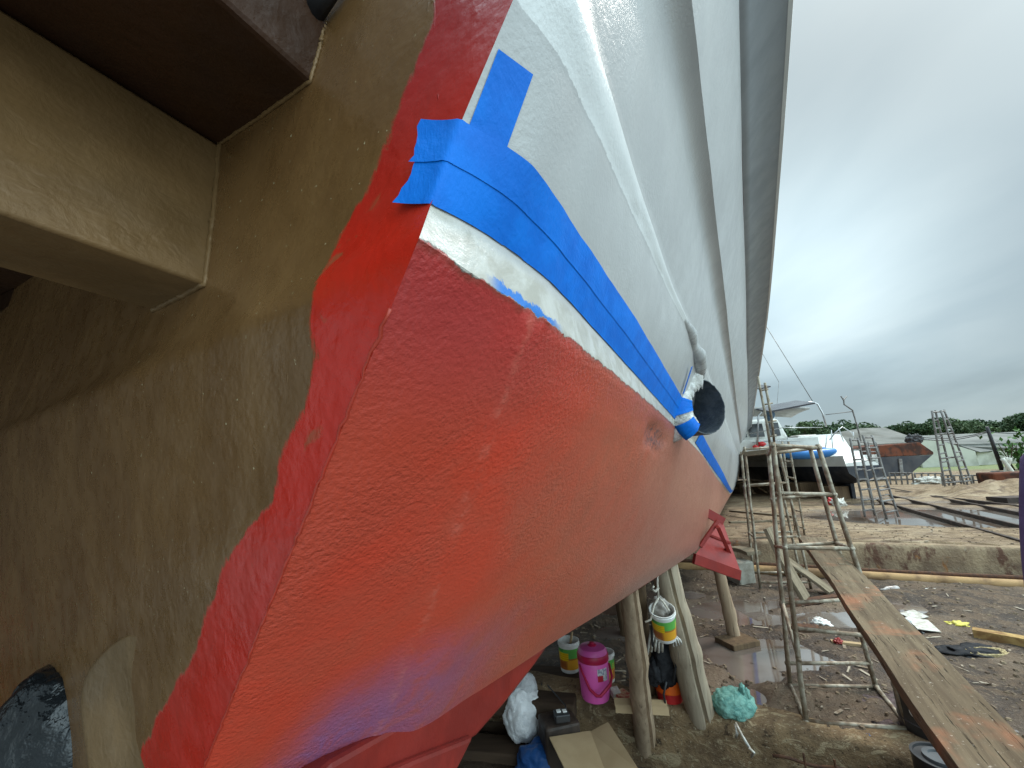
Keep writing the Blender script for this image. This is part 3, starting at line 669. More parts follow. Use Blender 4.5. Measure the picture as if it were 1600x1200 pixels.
post = MB(); post.slab(tri[0]+np.array([-.25,.05,.15]), tri[0]+np.array([.0,0,-.02]), .08, .05, (0,1,0)); post.build('bracket_stem', M['redsteel'], bko)

# ------------------------------------------------------------------ wooden shores under the hull
M['logA'] = wood('peeled_log', (.42,.31,.21), (.29,.205,.135), (.04,.038,.024), 22, 2)
M['logB'] = wood('grey_log', (.41,.34,.25), (.29,.23,.165), (.05,.05,.035), 22, 2)
M['logC'] = wood('dark_log', (.16,.105,.06), (.10,.065,.04), (.03,.02,.014), 22, 2)
def log(name, a, b, ra, rb_, mat, label, group, knots=(), notch=2, seed=1):
    random.seed(seed); q = []; rr = []; K = 26; a, b = np.asarray(a), np.asarray(b)
    side_ = np.cross((b-a)/np.linalg.norm(b-a), [0,1,0])
    for i in range(K):
        u = i/(K-1); o = side_*(.0035*math.sin(u*5+seed)+.002*math.sin(u*13+seed*2))
        q.append(a+(b-a)*u+o); r = ra+(rb_-ra)*u+random.uniform(-.002, .002)
        for kk, am in knots: r += .7*am*math.exp(-((u-kk)/.045)**2)
        rr.append(r)
    m = MB(); m.tube(q, rr, 36, jit=.012, notch=(notch*36//22 if notch is not None else None)); o = m.build(name, mat, None, ang=55)
    tag(o, label, 'timber shore', group); return o
SG = 'timber shores propping the hull'
f1 = G(1012, 1184, ZL); log('timber_shore', f1-np.array([0,0,.03]), P(982,915,2.62), .078, .060, M['logA'], 'brown peeled log with a long dark crack, standing lowest and nearest, left of the hanging bucket', SG, ((.62,.018),(.5,-.006)), 7, 1)
f2 = G(1096, 1116); log('timber_shore', f2-np.array([0,0,.03]), P(1036,880,2.95), .100, .098, M['logB'], 'thickest grey split log leaning under the hull, right of the hanging bucket', SG, ((.42,.022),(.75,-.008)), 6, 2)
f3 = G(1148, 997); log('timber_shore', f3-np.array([0,0,.03]), over(1121,880,f3), .062, .052, M['logA'], 'thin round log standing in mud below the red step bracket', SG, ((.35,.012),), None, 3)
f4 = G(977, 990); log('timber_shore', f4-np.array([0,0,.03]), over(966,925,f4), .055, .05, M['logC'], 'short dark log standing far under the hull behind the front log', SG, (), None, 4)
f5 = G(1012, 1086); log('timber_shore', f5-np.array([0,0,.03]), P(996,905,2.85), .062, .052, M['logC'], 'dark log standing close behind the front cracked log', SG, ((.55,.012),), None, 5)
bs = MB(); c = G(1152, 1004); bs.box((c[0], c[1], .012), .32, .24, .05, .3); tag(bs.build('foot_board', M['logC'], None, bevel=.006), 'dark wet board under the foot of the thin log', 'board')
bb = G(1160, 912); ub = MB(); ub.box((bb[0], bb[1], .14), .26, .26, .36, .2); tag(ub.build('concrete_block', M['block'], None, bevel=.02), 'small grey concrete block in the mud below the red bracket tip', 'block')

# ------------------------------------------------------------------ ledge, low wall, pipe
lm = MB(); K = 120; rows_ = []
for v, (o, zz_) in enumerate(((.24,-.02),(.20,.035),(.02,.045),(-.03,.025),(-.045,-.04),(-.03,-.16),(-.055,-.26),(-.04,ZL-.05))):
    rows_.append([np.array([*(la[:2]+ld*u+ln*(o+.02*math.sin(u*7+v)+.025*vnoise(np.array(u*3.), np.array(v*1.), 1.))), zz_+.03*float(vnoise(np.array(u*4.), np.array(v*2.+9), 1.))]) for u in np.linspace(-1.6, 3.6, K)])
lm.grid(rows_); t = NT('muddy_timber'); g1, g2, g3 = t.noise(3.5, 7, .65, .6), t.noise(14, 7, .7, .8, (.5, 1, 1)), t.noise(48, 5, .7)
cc = t.mix(t.step(g1, .36, .62), (.30,.20,.11), (.16,.105,.062)); cc = t.mix(t.step(g2, .54, .62, 0, .85), cc, (.40,.31,.19)); cc = t.mix(t.step(g2, .34, .42, .9, 0.), cc, (.055,.036,.024)); cc = t.mix(t.step(g3, .58, .66, 0, .7), cc, (.46,.38,.26)); cc = t.mix(t.step(g3, .33, .40, .8, 0.), cc, (.05,.034,.022))
tag(lm.build('timber_sleeper', t.done(cc, .85, t.bump(t.math('ADD', g2, t.math('MULTIPLY', g3, .7)), 1., .03)), None, smooth=True), 'long muddy timber sleeper forming the brink of the ledge by the log feet', 'sleeper')
rd_ = MB(); A, B = G(1200,1150,.0), G(1490,1206,.0); q = [A*(1-u)+B*u+np.array([*(-ln*.085), -.06+.008*math.sin(u*20)]) for u in np.linspace(0,1,20)]
rd_.tube(q, .009, 7)
rdo = rd_.build('rusty_rod', M['rebar'], None, smooth=True); tag(rdo, 'long rusty rod pinned along the front of the muddy sleeper', 'rod')
for px in (1255, 1305, 1358, 1412):
    u = (px-1200)/290; p = A*(1-u)+B*u; m = MB(); p2 = np.array([*(p[:2]-ln*.088), -.04]); m.tube([p2+np.array([0,0,.03]), p2, p2-np.array([0,0,.13])], .007, 6); m.build('pin', M['rebar'], rdo)
wl_ = MB(); rows_ = []
for v, (o, zz_) in enumerate(((-.03,-.05),(-.01,.05),(.0,.20),(.01,H1-.04),(.03,H1),(.06,H1+.012),(.24,H1+.008),(.30,H1-.05))):
    rows_.append([np.array([*(wa[:2]+wd*u+wn*(o+.03*float(vnoise(np.array(u*2.), np.array(v*.7), 1.)))), zz_+.025*float(vnoise(np.array(u*2.5), np.array(v+5.), 1.))*(1 if v > 2 else .3)]) for u in np.linspace(-5, 9, 160)])
t = NT('stained_wall'); a1 = t.noise(1.6, 7, .65, .5); a2 = t.noise(5, 6, .65, .3, (1,1,.4)); a3 = t.noise(30, 5, .6)
cc = t.mix(t.step(a1, .36, .62), (.35,.26,.165), (.17,.115,.078)); cc = t.mix(t.step(a2, .54, .64, 0, .85), cc, (.10,.045,.032)); cc = t.mix(t.step(t.noise(2.7, 6, .7, .6), .62, .70, 0, .8), cc, (.28,.12,.04)); cc = t.mix(t.step(a3, .6, .7, 0, .4), cc, (.34,.30,.23))
wl_.grid(rows_); tag(wl_.build('concrete_wall', t.done(cc, .85, t.bump(t.math('ADD', a2, a3), .8, .02)), None, smooth=True), 'low stained concrete retaining wall between the muddy pit and the upper yard', 'wall')
pp = MB(); q = [np.array([*(wa[:2]+wd*u-wn*.34), .05+.012*math.sin(u*1.3)]) for u in np.linspace(-4, 9, 40)]
pp.tube(q, .07, 12, jit=.03); tag(pp.build('long_pipe', M['pipe'], None, smooth=True), 'long ochre pipe lying along the foot of the low concrete wall', 'pipe')
pp = MB(); q = [np.array([*(wa[:2]+wd*u-wn*.20), .11+.012*math.sin(u*1.1+1)]) for u in np.linspace(-4, 9, 40)]
pp.tube(q, .03, 8); tag(pp.build('rusty_rail', M['rebar'], None, smooth=True), 'thin dark rusty rail lying behind the ochre pipe', 'rail')

# timbers under the hull at the near left
SL = 'dark timbers laid under the hull'
for i, (a, b, lab) in enumerate((((760,1050),(905,1062),'dark wet timber under the hull behind the paint bucket'),((745,1085),(900,1100),'dark wet timber under the pink cooler and white bag'),((735,1120),(850,1132),'dark wet timber beside the white plastic bag'),((700,1165),(840,1178),'dark wet timber left of the blue tarpaulin'))):
    p, q = G(*a, -.02 if i < 2 else ZL+.06), G(*b, -.02 if i < 2 else ZL+.06); p = p-(q-p)*.6
    m = MB(); m.slab(p+np.array([0,0,.04]), q+np.array([0,0,.045]), .22, .12)
    tag(m.build('floor_timber', wood('wet_timber_%d' % i, (.085,.055,.036), (.055,.036,.025), (.02,.013,.01), 12, 0), None, bevel=.012), lab, 'timber', SL)

# ------------------------------------------------------------------ buckets, cooler, bags
def label_mat():
    t = NT('paint_bucket_label'); a = t.attr('lu'); v = t.attr('lv')
    c = t.mix(t.step(v, .52, .56), (.42,.14,.03), (.12,.42,.08))
    c = t.mix(t.math('MULTIPLY', t.step(a, .52, .60), t.step(v, .5, .45)), c, (.75,.36,.03))
    yb = t.math('MULTIPLY', t.math('MULTIPLY', t.step(a, .08, .10), t.step(a, .62, .60)), t.math('MULTIPLY', t.step(v, .42, .44), t.step(v, .82, .80)))
    c = t.mix(yb, c, (.80,.52,.01))
    ln_ = t.math('MULTIPLY', yb, t.step(t.math('SINE', t.math('MULTIPLY', v, 62.)), .3, .6)); c = t.mix(t.math('MULTIPLY', ln_, .55), c, (.45,.22,.01))
    l2 = t.math('MULTIPLY', t.math('MULTIPLY', t.step(a, .14, .16), t.step(a, .52, .5)), t.math('MULTIPLY', t.step(v, .12, .13), t.step(v, .36, .35)))
    c = t.mix(t.math('MULTIPLY', l2, .6), c, (.25,.06,.02))
    top = t.math('MULTIPLY', t.step(v, .86, .87), t.step(a, .45, .44)); c = t.mix(t.math('MULTIPLY', top, .7), c, (.03,.22,.05))
    return t.done(c, .38)
M['plabel'] = label_mat()
def bucket(base, h, r, label, tilt=(0,0), group='white paint buckets', stick=False, yaw=0., handle=True, contents=True):
    e_ = empty('paint_bucket', base, label, 'bucket', group)
    Mx = Matrix.Translation(V(base)) @ Matrix.Rotation(tilt[0], 4, 'X') @ Matrix.Rotation(tilt[1], 4, 'Y') @ Matrix.Rotation(yaw, 4, 'Z')
    def fx(m):
        m.v = [tuple(Mx @ Vector(p)) for p in m.v]; return m
    b = MB(); b.lathe((0,0,0), [(r*.84,0),(r*.86,.005),(r*.97,h*.86),(r*1.03,h*.865),(r*1.04,h*.93),(r*1.0,h*.94),(r*1.02,h*.985),(r*1.02,h),(r*.95,h),(r*.93,h*.9),(r*.84,.02)], 36)
    fx(b).build('bucket_body', M['wplastic'], e_, ang=40)
    l = MB(); n = 40; lu, lv, rows_ = [], [], []
    for j in range(9):
        v = j/8; z = h*(.12+.68*v); rr_ = r*(.86+.11*z/h/.86)+.0015; rows_.append([(rr_*math.cos(2*math.pi*k_/n), rr_*math.sin(2*math.pi*k_/n), z) for k_ in range(n+1)])
        for k_ in range(n+1): lu.append((k_*2/n) % 1.0); lv.append(v)
    l.grid(rows_); l.at = {'lu': lu, 'lv': lv}; fx(l).build('bucket_label', M['plabel'], e_, smooth=True)
    if handle:
        hd = MB(); hd.tube([(r*1.05*math.cos(a), r*1.05*math.sin(a)*.35-r*.5*math.sin(a), h*.88-r*.5*math.sin(a)) for a in np.linspace(0, math.pi, 14)], .004, 6); fx(hd).build('handle', M['wplastic'], e_, smooth=True)
    if stick:
        s__ = MB(); s__.tube([(r*.2,0,.05),(-r*.35,-.02,h*1.25)], .011, 8); fx(s__).build('stirring_stick', M['card'], e_, smooth=True)
    return e_
b1 = G(891, 1046, .035); sc1 = fd(b1)/FPX
bucket(b1, 42*sc1*1.0, 16.5*sc1, 'open white paint bucket with stirring stick, under the hull left of the pink cooler', stick=True, yaw=2.6)
b2 = G(948, 1062, .035); sc1 = fd(b2)/FPX
bucket(b2, 40*sc1, 14.5*sc1, 'white paint bucket half hidden behind the pink cooler', yaw=2.4)
d_hb = 2.72; sc1 = d_hb/FPX
hb = P(1040, 994, d_hb)
bucket(hb, 46*sc1, 19*sc1, 'white paint bucket hanging from a rope between the two logs', tilt=(.32,-.12), yaw=2.5, handle=False)
rp = MB(); topk = P(1028, 893, d_hb+.05); apex = P(1029, 934, d_hb)
rp.tube([topk, P(1027,910,d_hb+.02), apex], .007, 7); rp.tube([apex, P(1022,946,d_hb-.02), P(1017,968,d_hb-.05), P(1008,972,d_hb-.05)], .007, 7); rp.tube([apex, P(1036,940,d_hb-.02), P(1046,955,d_hb-.06)], .007, 7)
rp.tube([P(1021,916,d_hb), P(1018,921,d_hb-.02), P(1024,924,d_hb), P(1029,918,d_hb)], .009, 7)
tag(rp.build('hanging_rope', M['rope'], None, smooth=True), 'white knotted rope from the hull edge holding the hanging bucket', 'rope')
# mop head strands and cloth in and under the hanging bucket
mp_ = MB(); mp_.blob(P(1032,950,d_hb+.05), .06, .06, .07, .3, 4, 3, 2.5); tag(mp_.build('cloth_bundle', simple('grey_cloth', (.45,.42,.38), (.28,.25,.22), .9, 20, .6, 40, .01), None, smooth=True), 'pale grey cloth bundle stuffed in the top of the hanging bucket', 'cloth')
st_ = MB()
for i in range(5): 
    x = 1013+i*5.2; st_.tube([P(x+4,985,d_hb+.12), P(x+1,1005,d_hb+.12), P(x-1+i*.5,1018+random.uniform(-3,4),d_hb+.13)], .009, 6)
tag(st_.build('mop_strands', M['rag'], None, smooth=True), 'white cloth strands hanging below left of the hanging bucket', 'cloth strands')
st_ = MB()
for i in range(4):
    x = 1051+i*4; st_.tube([P(1052,990,d_hb+.02), P(x,1000,d_hb), P(x+2,1009+random.uniform(-3,4),d_hb)], .006, 6)
tag(st_.build('rope_fringe', M['rag'], None, smooth=True), 'frayed white rope ends hanging below right of the hanging bucket', 'rope')
bp_ = empty('backpack', P(1036,1075,2.98), 'black fabric backpack hanging between the two logs above the orange bucket', 'backpack')
m = MB(); m.blob(P(1037,1032,2.95), .105, .09, .175, .18, 5, 5, 2.2); m.build('bag_body', M['darkcloth'], bp_, smooth=True)
m = MB(); m.blob(P(1022,1050,2.90), .05, .05, .09, .3, 4, 6, 2.2); m.build('front_pocket', M['darkcloth'], bp_, smooth=True)
for a, b, c in (((1021,965),(1018,985),(1020,1010)),((1041,1065),(1037,1085),(1042,1115)),((1053,1010),(1056,1040),(1052,1066))):
    m = MB(); m.tube([P(*a,2.84), P(*b,2.83), P(*c,2.82)], .008, 6); m.build('strap', M['black'], bp_, smooth=True)
oc = G(1048, 1101); sc1 = fd(oc)/FPX; ob = empty('orange_bucket', oc, 'orange topped red bucket standing on the ground under the black backpack', 'bucket')
r_ = 21*sc1; m = MB(); m.lathe(oc, [(r_*.86,0),(r_*.92,.10),(r_*.9,.10)], 28); m.build('lower_shell', M['redred'], ob, ang=40)
m = MB(); m.lathe(oc, [(r_*.93,.102),(r_*1.0,.105),(r_*1.0,.24),(r_*1.06,.245),(r_*1.06,.265),(r_*.2,.28)], 28); m.build('upper_shell', M['orange'], ob, ang=40)
# pink cooler jug
cc_ = G(931, 1090, .02); sc1 = fd(cc_)/FPX; ck = empty('cooler_jug', cc_, 'pink insulated cooler jug with crimson collar and bail handle under the hull', 'cooler')
r_ = 23.2*sc1; h_ = 62*sc1*1.02
m = MB(); m.lathe(cc_, [(r_*.80,0),(r_*.90,.006),(r_*.95,.03),(r_*1.0,h_*.45),(r_*1.03,h_*.86),(r_*.98,h_*.9)], 48); m.build('jug_body', M['pink'], ck, ang=40)
m = MB(); m.lathe(cc_, [(r_*1.04,h_*.86),(r_*1.07,h_*.88),(r_*1.07,h_*.99),(r_*1.03,h_*1.02),(r_*.9,h_*1.02)], 48); m.build('jug_collar', M['crimson'], ck, ang=40)
m = MB(); m.lathe(cc_, [(r_*1.0,h_*1.018),(r_*.98,h_*1.07),(r_*.85,h_*1.13),(r_*.45,h_*1.16),(r_*.28,h_*1.165)], 48); ld_ = m.build('jug_lid', M['pinklid'], ck, ang=40)
m = MB(); m.lathe(cc_, [(r_*.30,h_*1.163),(r_*.30,h_*1.18),(r_*.16,h_*1.21),(r_*.15,h_*1.235),(r_*.05,h_*1.24)], 24); m.build('lid_knob', M['crimson'], ld_, ang=40)
tc_ = -np.array([cc_[0], cc_[1]])/np.linalg.norm(cc_[:2]); rt_ = np.array([-tc_[1], tc_[0]])
def jp(u, f, z): q = cc_[:2]+rt_*u*r_+tc_*f*r_; return np.array([q[0], q[1], cc_[2]+z*h_])
m = MB(); hp = [jp(-.93,.5,.80), jp(-.80,.78,.70), jp(-.35,1.28,.40), jp(.05,1.45,.30), jp(.3,1.5,.30), jp(.98,1.25,.50), jp(1.15,.9,.62), jp(1.05,.35,.82)]
m.tube(hp, [.008,.008,.010,.012,.012,.012,.009,.008], 8); m.build('bail_handle', M['crimson'], ck, smooth=True)
t = NT('jug_sticker'); lu, lv = t.attr('lu'), t.attr('lv'); cst = t.mix(t.step(t.noise(60, 2), .5, .54), (.62,.62,.64), (.28,.30,.38)); cst = t.mix(t.math('MULTIPLY', t.step(lv, .5, .45), t.step(lu, .55, .5)), cst, (.45,.02,.04))
m = MB(); rows_ = []; a0 = math.atan2(tc_[1], tc_[0]); lu_, lv_ = [], []
for j in range(6):
    z = h_*(.50+.27*j/5); rows_.append([cc_+np.array([r_*1.03*math.cos(a), r_*1.03*math.sin(a), z]) for a in np.linspace(a0+.22, a0+.95, 10)])
    for k_ in range(10): lu_.append(k_/9); lv_.append(j/5)
m.grid(rows_); m.at = {'lu': lu_, 'lv': lv_}; m.build('sticker', t.done(cst, .3), ck, smooth=True)
# small cartons and scraps beside the jug
def carton(name, px, py, z, sx, sy, sz, rz, mat, label, cat, tilt=0.):
    c = G(px, py, z); m = MB(); m.box(c+np.array([0,0,sz/2]), sx, sy, sz, rz, Matrix.Rotation(tilt, 3, 'X') if tilt else None)
    return tag(m.build(name, mat, None, bevel=.003), label, cat)
carton('scrap_carton', 976, 1096, .02, .10, .14, .05, .5, simple('printed_card', (.45,.10,.07), (.55,.42,.25), .6, 30, .1), 'small red and tan carton lying right of the pink cooler', 'carton')
carton('paper_cup', 962, 1092, .02, .06, .06, .07, .2, M['rag'], 'crumpled pale paper cup next to the pink cooler', 'cup', .4)
c = G(980, 1112, .03); m = MB(); m.slab(c+np.array([-.08,.03,.05]), c+np.array([.28,-.03,.05]), .05, .004, (0,-.7,.7)); m.slab(c+np.array([-.08,.005,.02]), c+np.array([.28,-.055,.02]), .05, .004, (0,-.9,.35)); tag(m.build('cardboard_strip', M['card'], None), 'narrow folded cardboard strip lying behind the front log', 'cardboard')
# big cardboard sheet on the lower ledge
cz_ = ZL+.22
pts = {k: G(*v, z) for k, v, z in (('a',(858,1153),cz_+.10),('b',(922,1143),cz_+.06),('c',(950,1128),cz_+.12),('d',(1000,1205),cz_+.06),('e',(958,1240),cz_),('f',(905,1250),cz_+.04))}
m = MB(); m.add([pts['a'],pts['b'],pts['e'],pts['f']], [(0,1,2,3)]); m.add([pts['b'],pts['c'],pts['d'],pts['e']], [(0,1,2,3)])
o = m.build('cardboard_sheet', M['card'], None); s__ = o.modifiers.new('t','SOLIDIFY'); s__.thickness = .006; tag(o, 'flattened brown cardboard box with a fold, lying at the bottom edge by the front log', 'cardboard')
m = MB(); c = G(845, 1200, ZL+.05); m.blob(c, .17, .14, .15, .3, 5, 12, 1.6); tag(m.build('blue_tarpaulin', M['bluecloth'], None, smooth=True), 'crumpled blue tarpaulin bundle partly under the cardboard sheet', 'tarpaulin')
# bags
def bag(name, c, sx, sy, sz, mat, label, knot, seed):
    e_ = empty(name, c, label, 'bag'); m = MB(); m.blob(c+np.array([0,0,sz*.75]), sx, sy, sz, .22, 5, seed, 1.2, squash=sz*.75, cr=.06); m.build('bag_body', mat, e_, smooth=True)
    for dx, dy, dz in knot:
        k_ = MB(); k_.blob(c+np.array([dx,dy,dz]), .02, .024, .036, .4, 3, seed+3, 2.4); k_.build('tied_ear', mat, e_, smooth=True)
    return e_
def film(name, c1, c2, trans):
    t = NT(name); wr = t.noise(17, 6, .62, 1.6); wr2 = t.noise(45, 4, .6, .8)
    t.inp(t.b, 'Transmission Weight', trans); t.inp(t.b, 'IOR', 1.12)
    return t.done(t.mix(t.step(wr, .40, .62), c1, c2), .22, t.bump(t.math('ADD', wr, t.math('MULTIPLY', wr2, .4)), .7, .02), spec=.6)
wbm = film('white_plastic_film', (.90,.90,.90), (.80,.81,.82), .0); gbm = film('teal_plastic_film', (.24,.47,.40), (.14,.33,.29), .12)
c = G(820, 1148, ZL+.12); eb = bag('plastic_bag', c, .155, .13, .18, wbm, 'full white plastic bag slumped under the hull beside the red skeg', [(-.12,-.02,.20),(-.09,0,.25)], 2)
m = MB(); m.blob(c+np.array([.02,.06,.27]), .095, .09, .13, .10, 5, 8, 1.4, cr=.06); m.build('bag_top', film('clear_film', (.66,.66,.67), (.54,.54,.55), .1), eb, smooth=True)
c = G(1150, 1122); eb = bag('plastic_bag', c+np.array([0,0,.02]), .135, .10, .085, gbm, 'tied teal plastic bag on the brink of the ledge, right of the grey log', [(.085,-.03,.135),(.06,-.02,.16),(.07,-.03,.115)], 5)
m = MB()
for a, b, cc2 in (((1165,1118),(1178,1122),(1192,1128)),((1165,1122),(1180,1118),(1196,1122)),((1150,1130),(1160,1150),(1172,1170)),((1148,1132),(1152,1145),(1150,1152)),((1170,1168),(1178,1176),(1174,1182)),((1166,1118),(1176,1112),(1188,1116))):
    m.tube([G(*a,.05), G(*b,.03), G(*cc2,.0 if cc2[1] < 1140 else -.03)], .008, 6, jit=.2)
tag(m.build('cloth_strips', M['rag'], None, smooth=True), 'dirty white cloth strips trailing from beneath the teal bag over the ledge', 'cloth strips')
# black twin-socket box with its lead
sbx = G(878, 1126, .0); se = empty('socket_box', sbx, 'black twin socket box with two pale rockers in front of the pink cooler', 'socket box')
m = MB(); m.box(sbx+np.array([0,0,.03]), .105, .085, .05, .15); m.build('box_body', M['black'], se, bevel=.008)
for dx in (-.02, .022): m = MB(); m.box(sbx+np.array([dx,.005,.058]), .03, .032, .008, .15); m.build('rocker', M['wplastic'], se, bevel=.002)
m = MB(); m.tube([sbx+np.array([.03,.04,.03]), sbx+np.array([.04,.08,.05]), G(848,1062,.04), G(846,1070,.06)], .005, 6); m.build('lead', M['black'], se, smooth=True)
m = MB(); m.tube([G(893,1112,-.1), G(896,1124,-.14), G(898,1145,-.2)], .005, 6); tag(m.build('cable_end', M['rag'], None, smooth=True), 'short dirty white cable end hanging beside the socket box', 'cable')
dl_ = MB(); dl_.box(sbx+np.array([-.02,.06,-.19]), .26, .20, .36, .25); tag(dl_.build('floor_timber', simple('wet_dark_timber', (.055,.036,.026), (.03,.02,.015), .6, 9, .4), None, bevel=.02), 'dark square timber under the socket box', 'timber', SL)

# ------------------------------------------------------------------ trestle scaffolds and planks
def trestle(name, feet, tops, rungs, label, mat, r=.0165, group='tube trestle scaffolds', links=()):
    ft = [np.asarray(f) for f in feet]; e_ = empty(name, sum(ft)/len(ft), label, 'trestle', group)
    tp_ = [over(*t_, f) for t_, f in zip(tops, ft)]
    for f, t_ in zip(ft, tp_):
        m = MB(); q = [f*(1-u)+t_*u+rng.normal(0, .002, 3) for u in np.linspace(0, 1, 8)]; m.tube(q, r, 9); m.build('leg', mat, e_, smooth=True)
    for i, j, ui, uj in rungs:
        m = MB(); a = ft[i]*(1-ui)+tp_[i]*ui; b = ft[j]*(1-uj)+tp_[j]*uj; d = (b-a)/np.linalg.norm(b-a); m.tube([a-d*.02, b+d*.02], r*.85, 8); m.build('rung', mat, e_, smooth=True)
    return e_, ft, tp_
feet = [G(1235,1077), G(1370,1080), G(1261,1137), G(1425,1150)]
tr1, ft1, tp1 = trestle('trestle', feet, [(1201,704),(1265,696),(1207,690),(1277,694)],
  [(0,1,.985,.985),(2,3,.985,.985),(1,3,.985,.985),(0,2,.985,.985),(0,1,.78,.78),(2,3,.80,.80),(1,3,.78,.80),(0,1,.575,.57),(2,3,.60,.60),(1,3,.57,.60),(0,2,.575,.60),(0,1,.34,.34),(0,1,.10,.10),(0,1,.015,.015),(2,3,.02,.02),(0,2,.02,.02),(1,3,.02,.02),(0,2,.34,.22),(2,3,.32,.30)],
  'nearest tube trestle with the long plank lying across its middle rungs', M['steel'])
for a, b, c in (((1204,700),(1196,650),(1184,588)),((1210,692),(1205,650),(1195,598))):
    d_ = fd(tp1[0])+.02; m = MB(); m.tube([P(*a,d_), P(*b,d_), P(*c,d_)], .010, 8); m.build('upright', M['steel'], tr1, smooth=True)
for a, b in (((1195,632),(1207,630)),((1200,660),(1213,657)),((1190,610),(1200,608)),((1203,682),(1213,680))):
    d_ = fd(tp1[0])+.02; m = MB(); m.tube([P(*a,d_), P(*b,d_)], .007, 7); m.build('rung', M['steel'], tr1, smooth=True)
M['plank'] = wood('paint_spattered_plank', (.20,.155,.10), (.115,.085,.055), (.03,.02,.013), 26, 1, [((.42,.17,.09), 4, .52, .16, .5), ((.50,.45,.37), 46, .69, .02, .8), ((.26,.33,.25), 12, .70, .03, .6), ((.62,.58,.50), 28, .735, .02, .9), ((.50,.44,.36), 120, .66, .03, .7)], .95)
M['plank2'] = wood('grey_plank', (.25,.205,.145), (.15,.12,.08), (.05,.038,.026), 24, 1, None, .8)
zp = 1.0
eL0, eL1, eR0, eR1 = G(1245,842,zp), G(1520,1200,zp), G(1293,840,zp), G(1600,1165,zp)
dd = (eL1-eL0)/np.linalg.norm(eL1-eL0)+(eR1-eR0)/np.linalg.norm(eR1-eR0); dd /= np.linalg.norm(dd)
a0 = (eL0+eR0)/2; sdv = np.cross(dd, [0,0,1.]); wdt = float(np.mean([abs((p-a0)@sdv) for p in (eL0,eL1,eR0,eR1)]))*2
off_ = np.mean([(p-a0)@sdv for p in (eL0,eL1,eR0,eR1)]); a0 = a0+sdv*off_; Lp = 3.6
print('plank', wdt, [float((p-a0)@sdv) for p in (eL0,eL1,eR0,eR1)])
def plank_mesh(a, b, wid, th, seed=0, nl=60):
    a, b = np.asarray(a), np.asarray(b); d = b-a; L_ = np.linalg.norm(d); d = d/L_; s_ = np.cross(d, [0,0,1]); s_ /= np.linalg.norm(s_); u_ = np.cross(s_, d); m = MB(); vs_ = []
    prof = [(-.5,-1),(-.5,-.15),(-.485,0),(-.25,.0),(0,.0),(.25,.0),(.485,0),(.5,-.15),(.5,-1)]
    for i in range(nl+1):
        x = i/nl; wob = .004*math.sin(x*9+seed)+.003*math.sin(x*23+seed)
        for j, (p_, q_2) in enumerate(prof):
            vs_.append(a+d*L_*x+s_*(wid*p_+wob*(1 if abs(p_) > .4 else 0)+random.uniform(-.001,.001))+u_*(th*q_2+.012*math.sin(x*3.1+seed)+random.uniform(-.0012,.0012)))
    k_ = len(prof); fs = [(i*k_+j, i*k_+(j+1)%k_, (i+1)*k_+(j+1)%k_, (i+1)*k_+j) for i in range(nl) for j in range(k_)]
    fs += [tuple(range(k_)), tuple(nl*k_+j for j in range(k_))]; return m.add(vs_, fs)
def local_plank(a, b, wid, th, mat, label, seed):
    a, b = np.asarray(a), np.asarray(b); d = b-a; L_ = np.linalg.norm(d); m = plank_mesh((0,0,0), (0,L_,0), wid, th, seed)
    o = m.build('scaffold_plank', mat, None, ang=40); y = V(d/L_); x = y.cross(Vector((0,0,1))).normalized(); z = x.cross(y)
    o.matrix_world = Matrix.Translation(V(a)) @ Matrix((x, y, z)).transposed().to_4x4(); return tag(o, label, 'plank', 'scaffold planks')
local_plank(a0, a0+dd*Lp, wdt, .045, M['plank'], 'long paint spattered plank running from the nearest trestle towards the viewer', 1)
k0_ = over(1200, 826, G(1195,925)); local_plank(P(1202,824,4.2), P(1262,935,3.9), .22, .035, M['plank2'], 'grey plank leaning steeply among the trestles behind the nearest one', 3)
local_plank(G(1225,868,.42), G(1300,925,.06), .16, .035, M['plank2'], 'weathered board lying on the mud behind the nearest trestle', 5)
local_plank(G(1146,853,.44), G(1178,862,.44), .22, .05, M['plank2'], 'short red edged board on the wall behind the red bracket', 6)
# the second and third trestles
feet = [G(1178,905), G(1252,905), G(1188,922), G(1268,922)]
trestle('trestle', feet, [(1158,706),(1208,702),(1163,698),(1215,694)], [(0,1,.98,.98),(2,3,.98,.98),(0,2,.98,.98),(0,1,.72,.72),(2,3,.72,.72),(0,1,.35,.35),(2,3,.35,.35),(0,2,.35,.35),(2,3,.05,.05),(0,1,.05,.05)], 'tube trestle standing in mud between the red bracket and the nearest trestle', M['steel'], .018)
feet = [G(1253,838,H1), G(1258,842,H1), G(1300,832,H1), G(1306,836,H1)]
trestle('trestle', [G(1243,832,H1), G(1258,838,H1)], [(1222,690),(1232,690)], [(0,1,u,u) for u in (.08,.25,.42,.6,.78,.95)], 'narrow tube ladder standing on the upper yard behind the nearest trestle', M['steel'], .016)
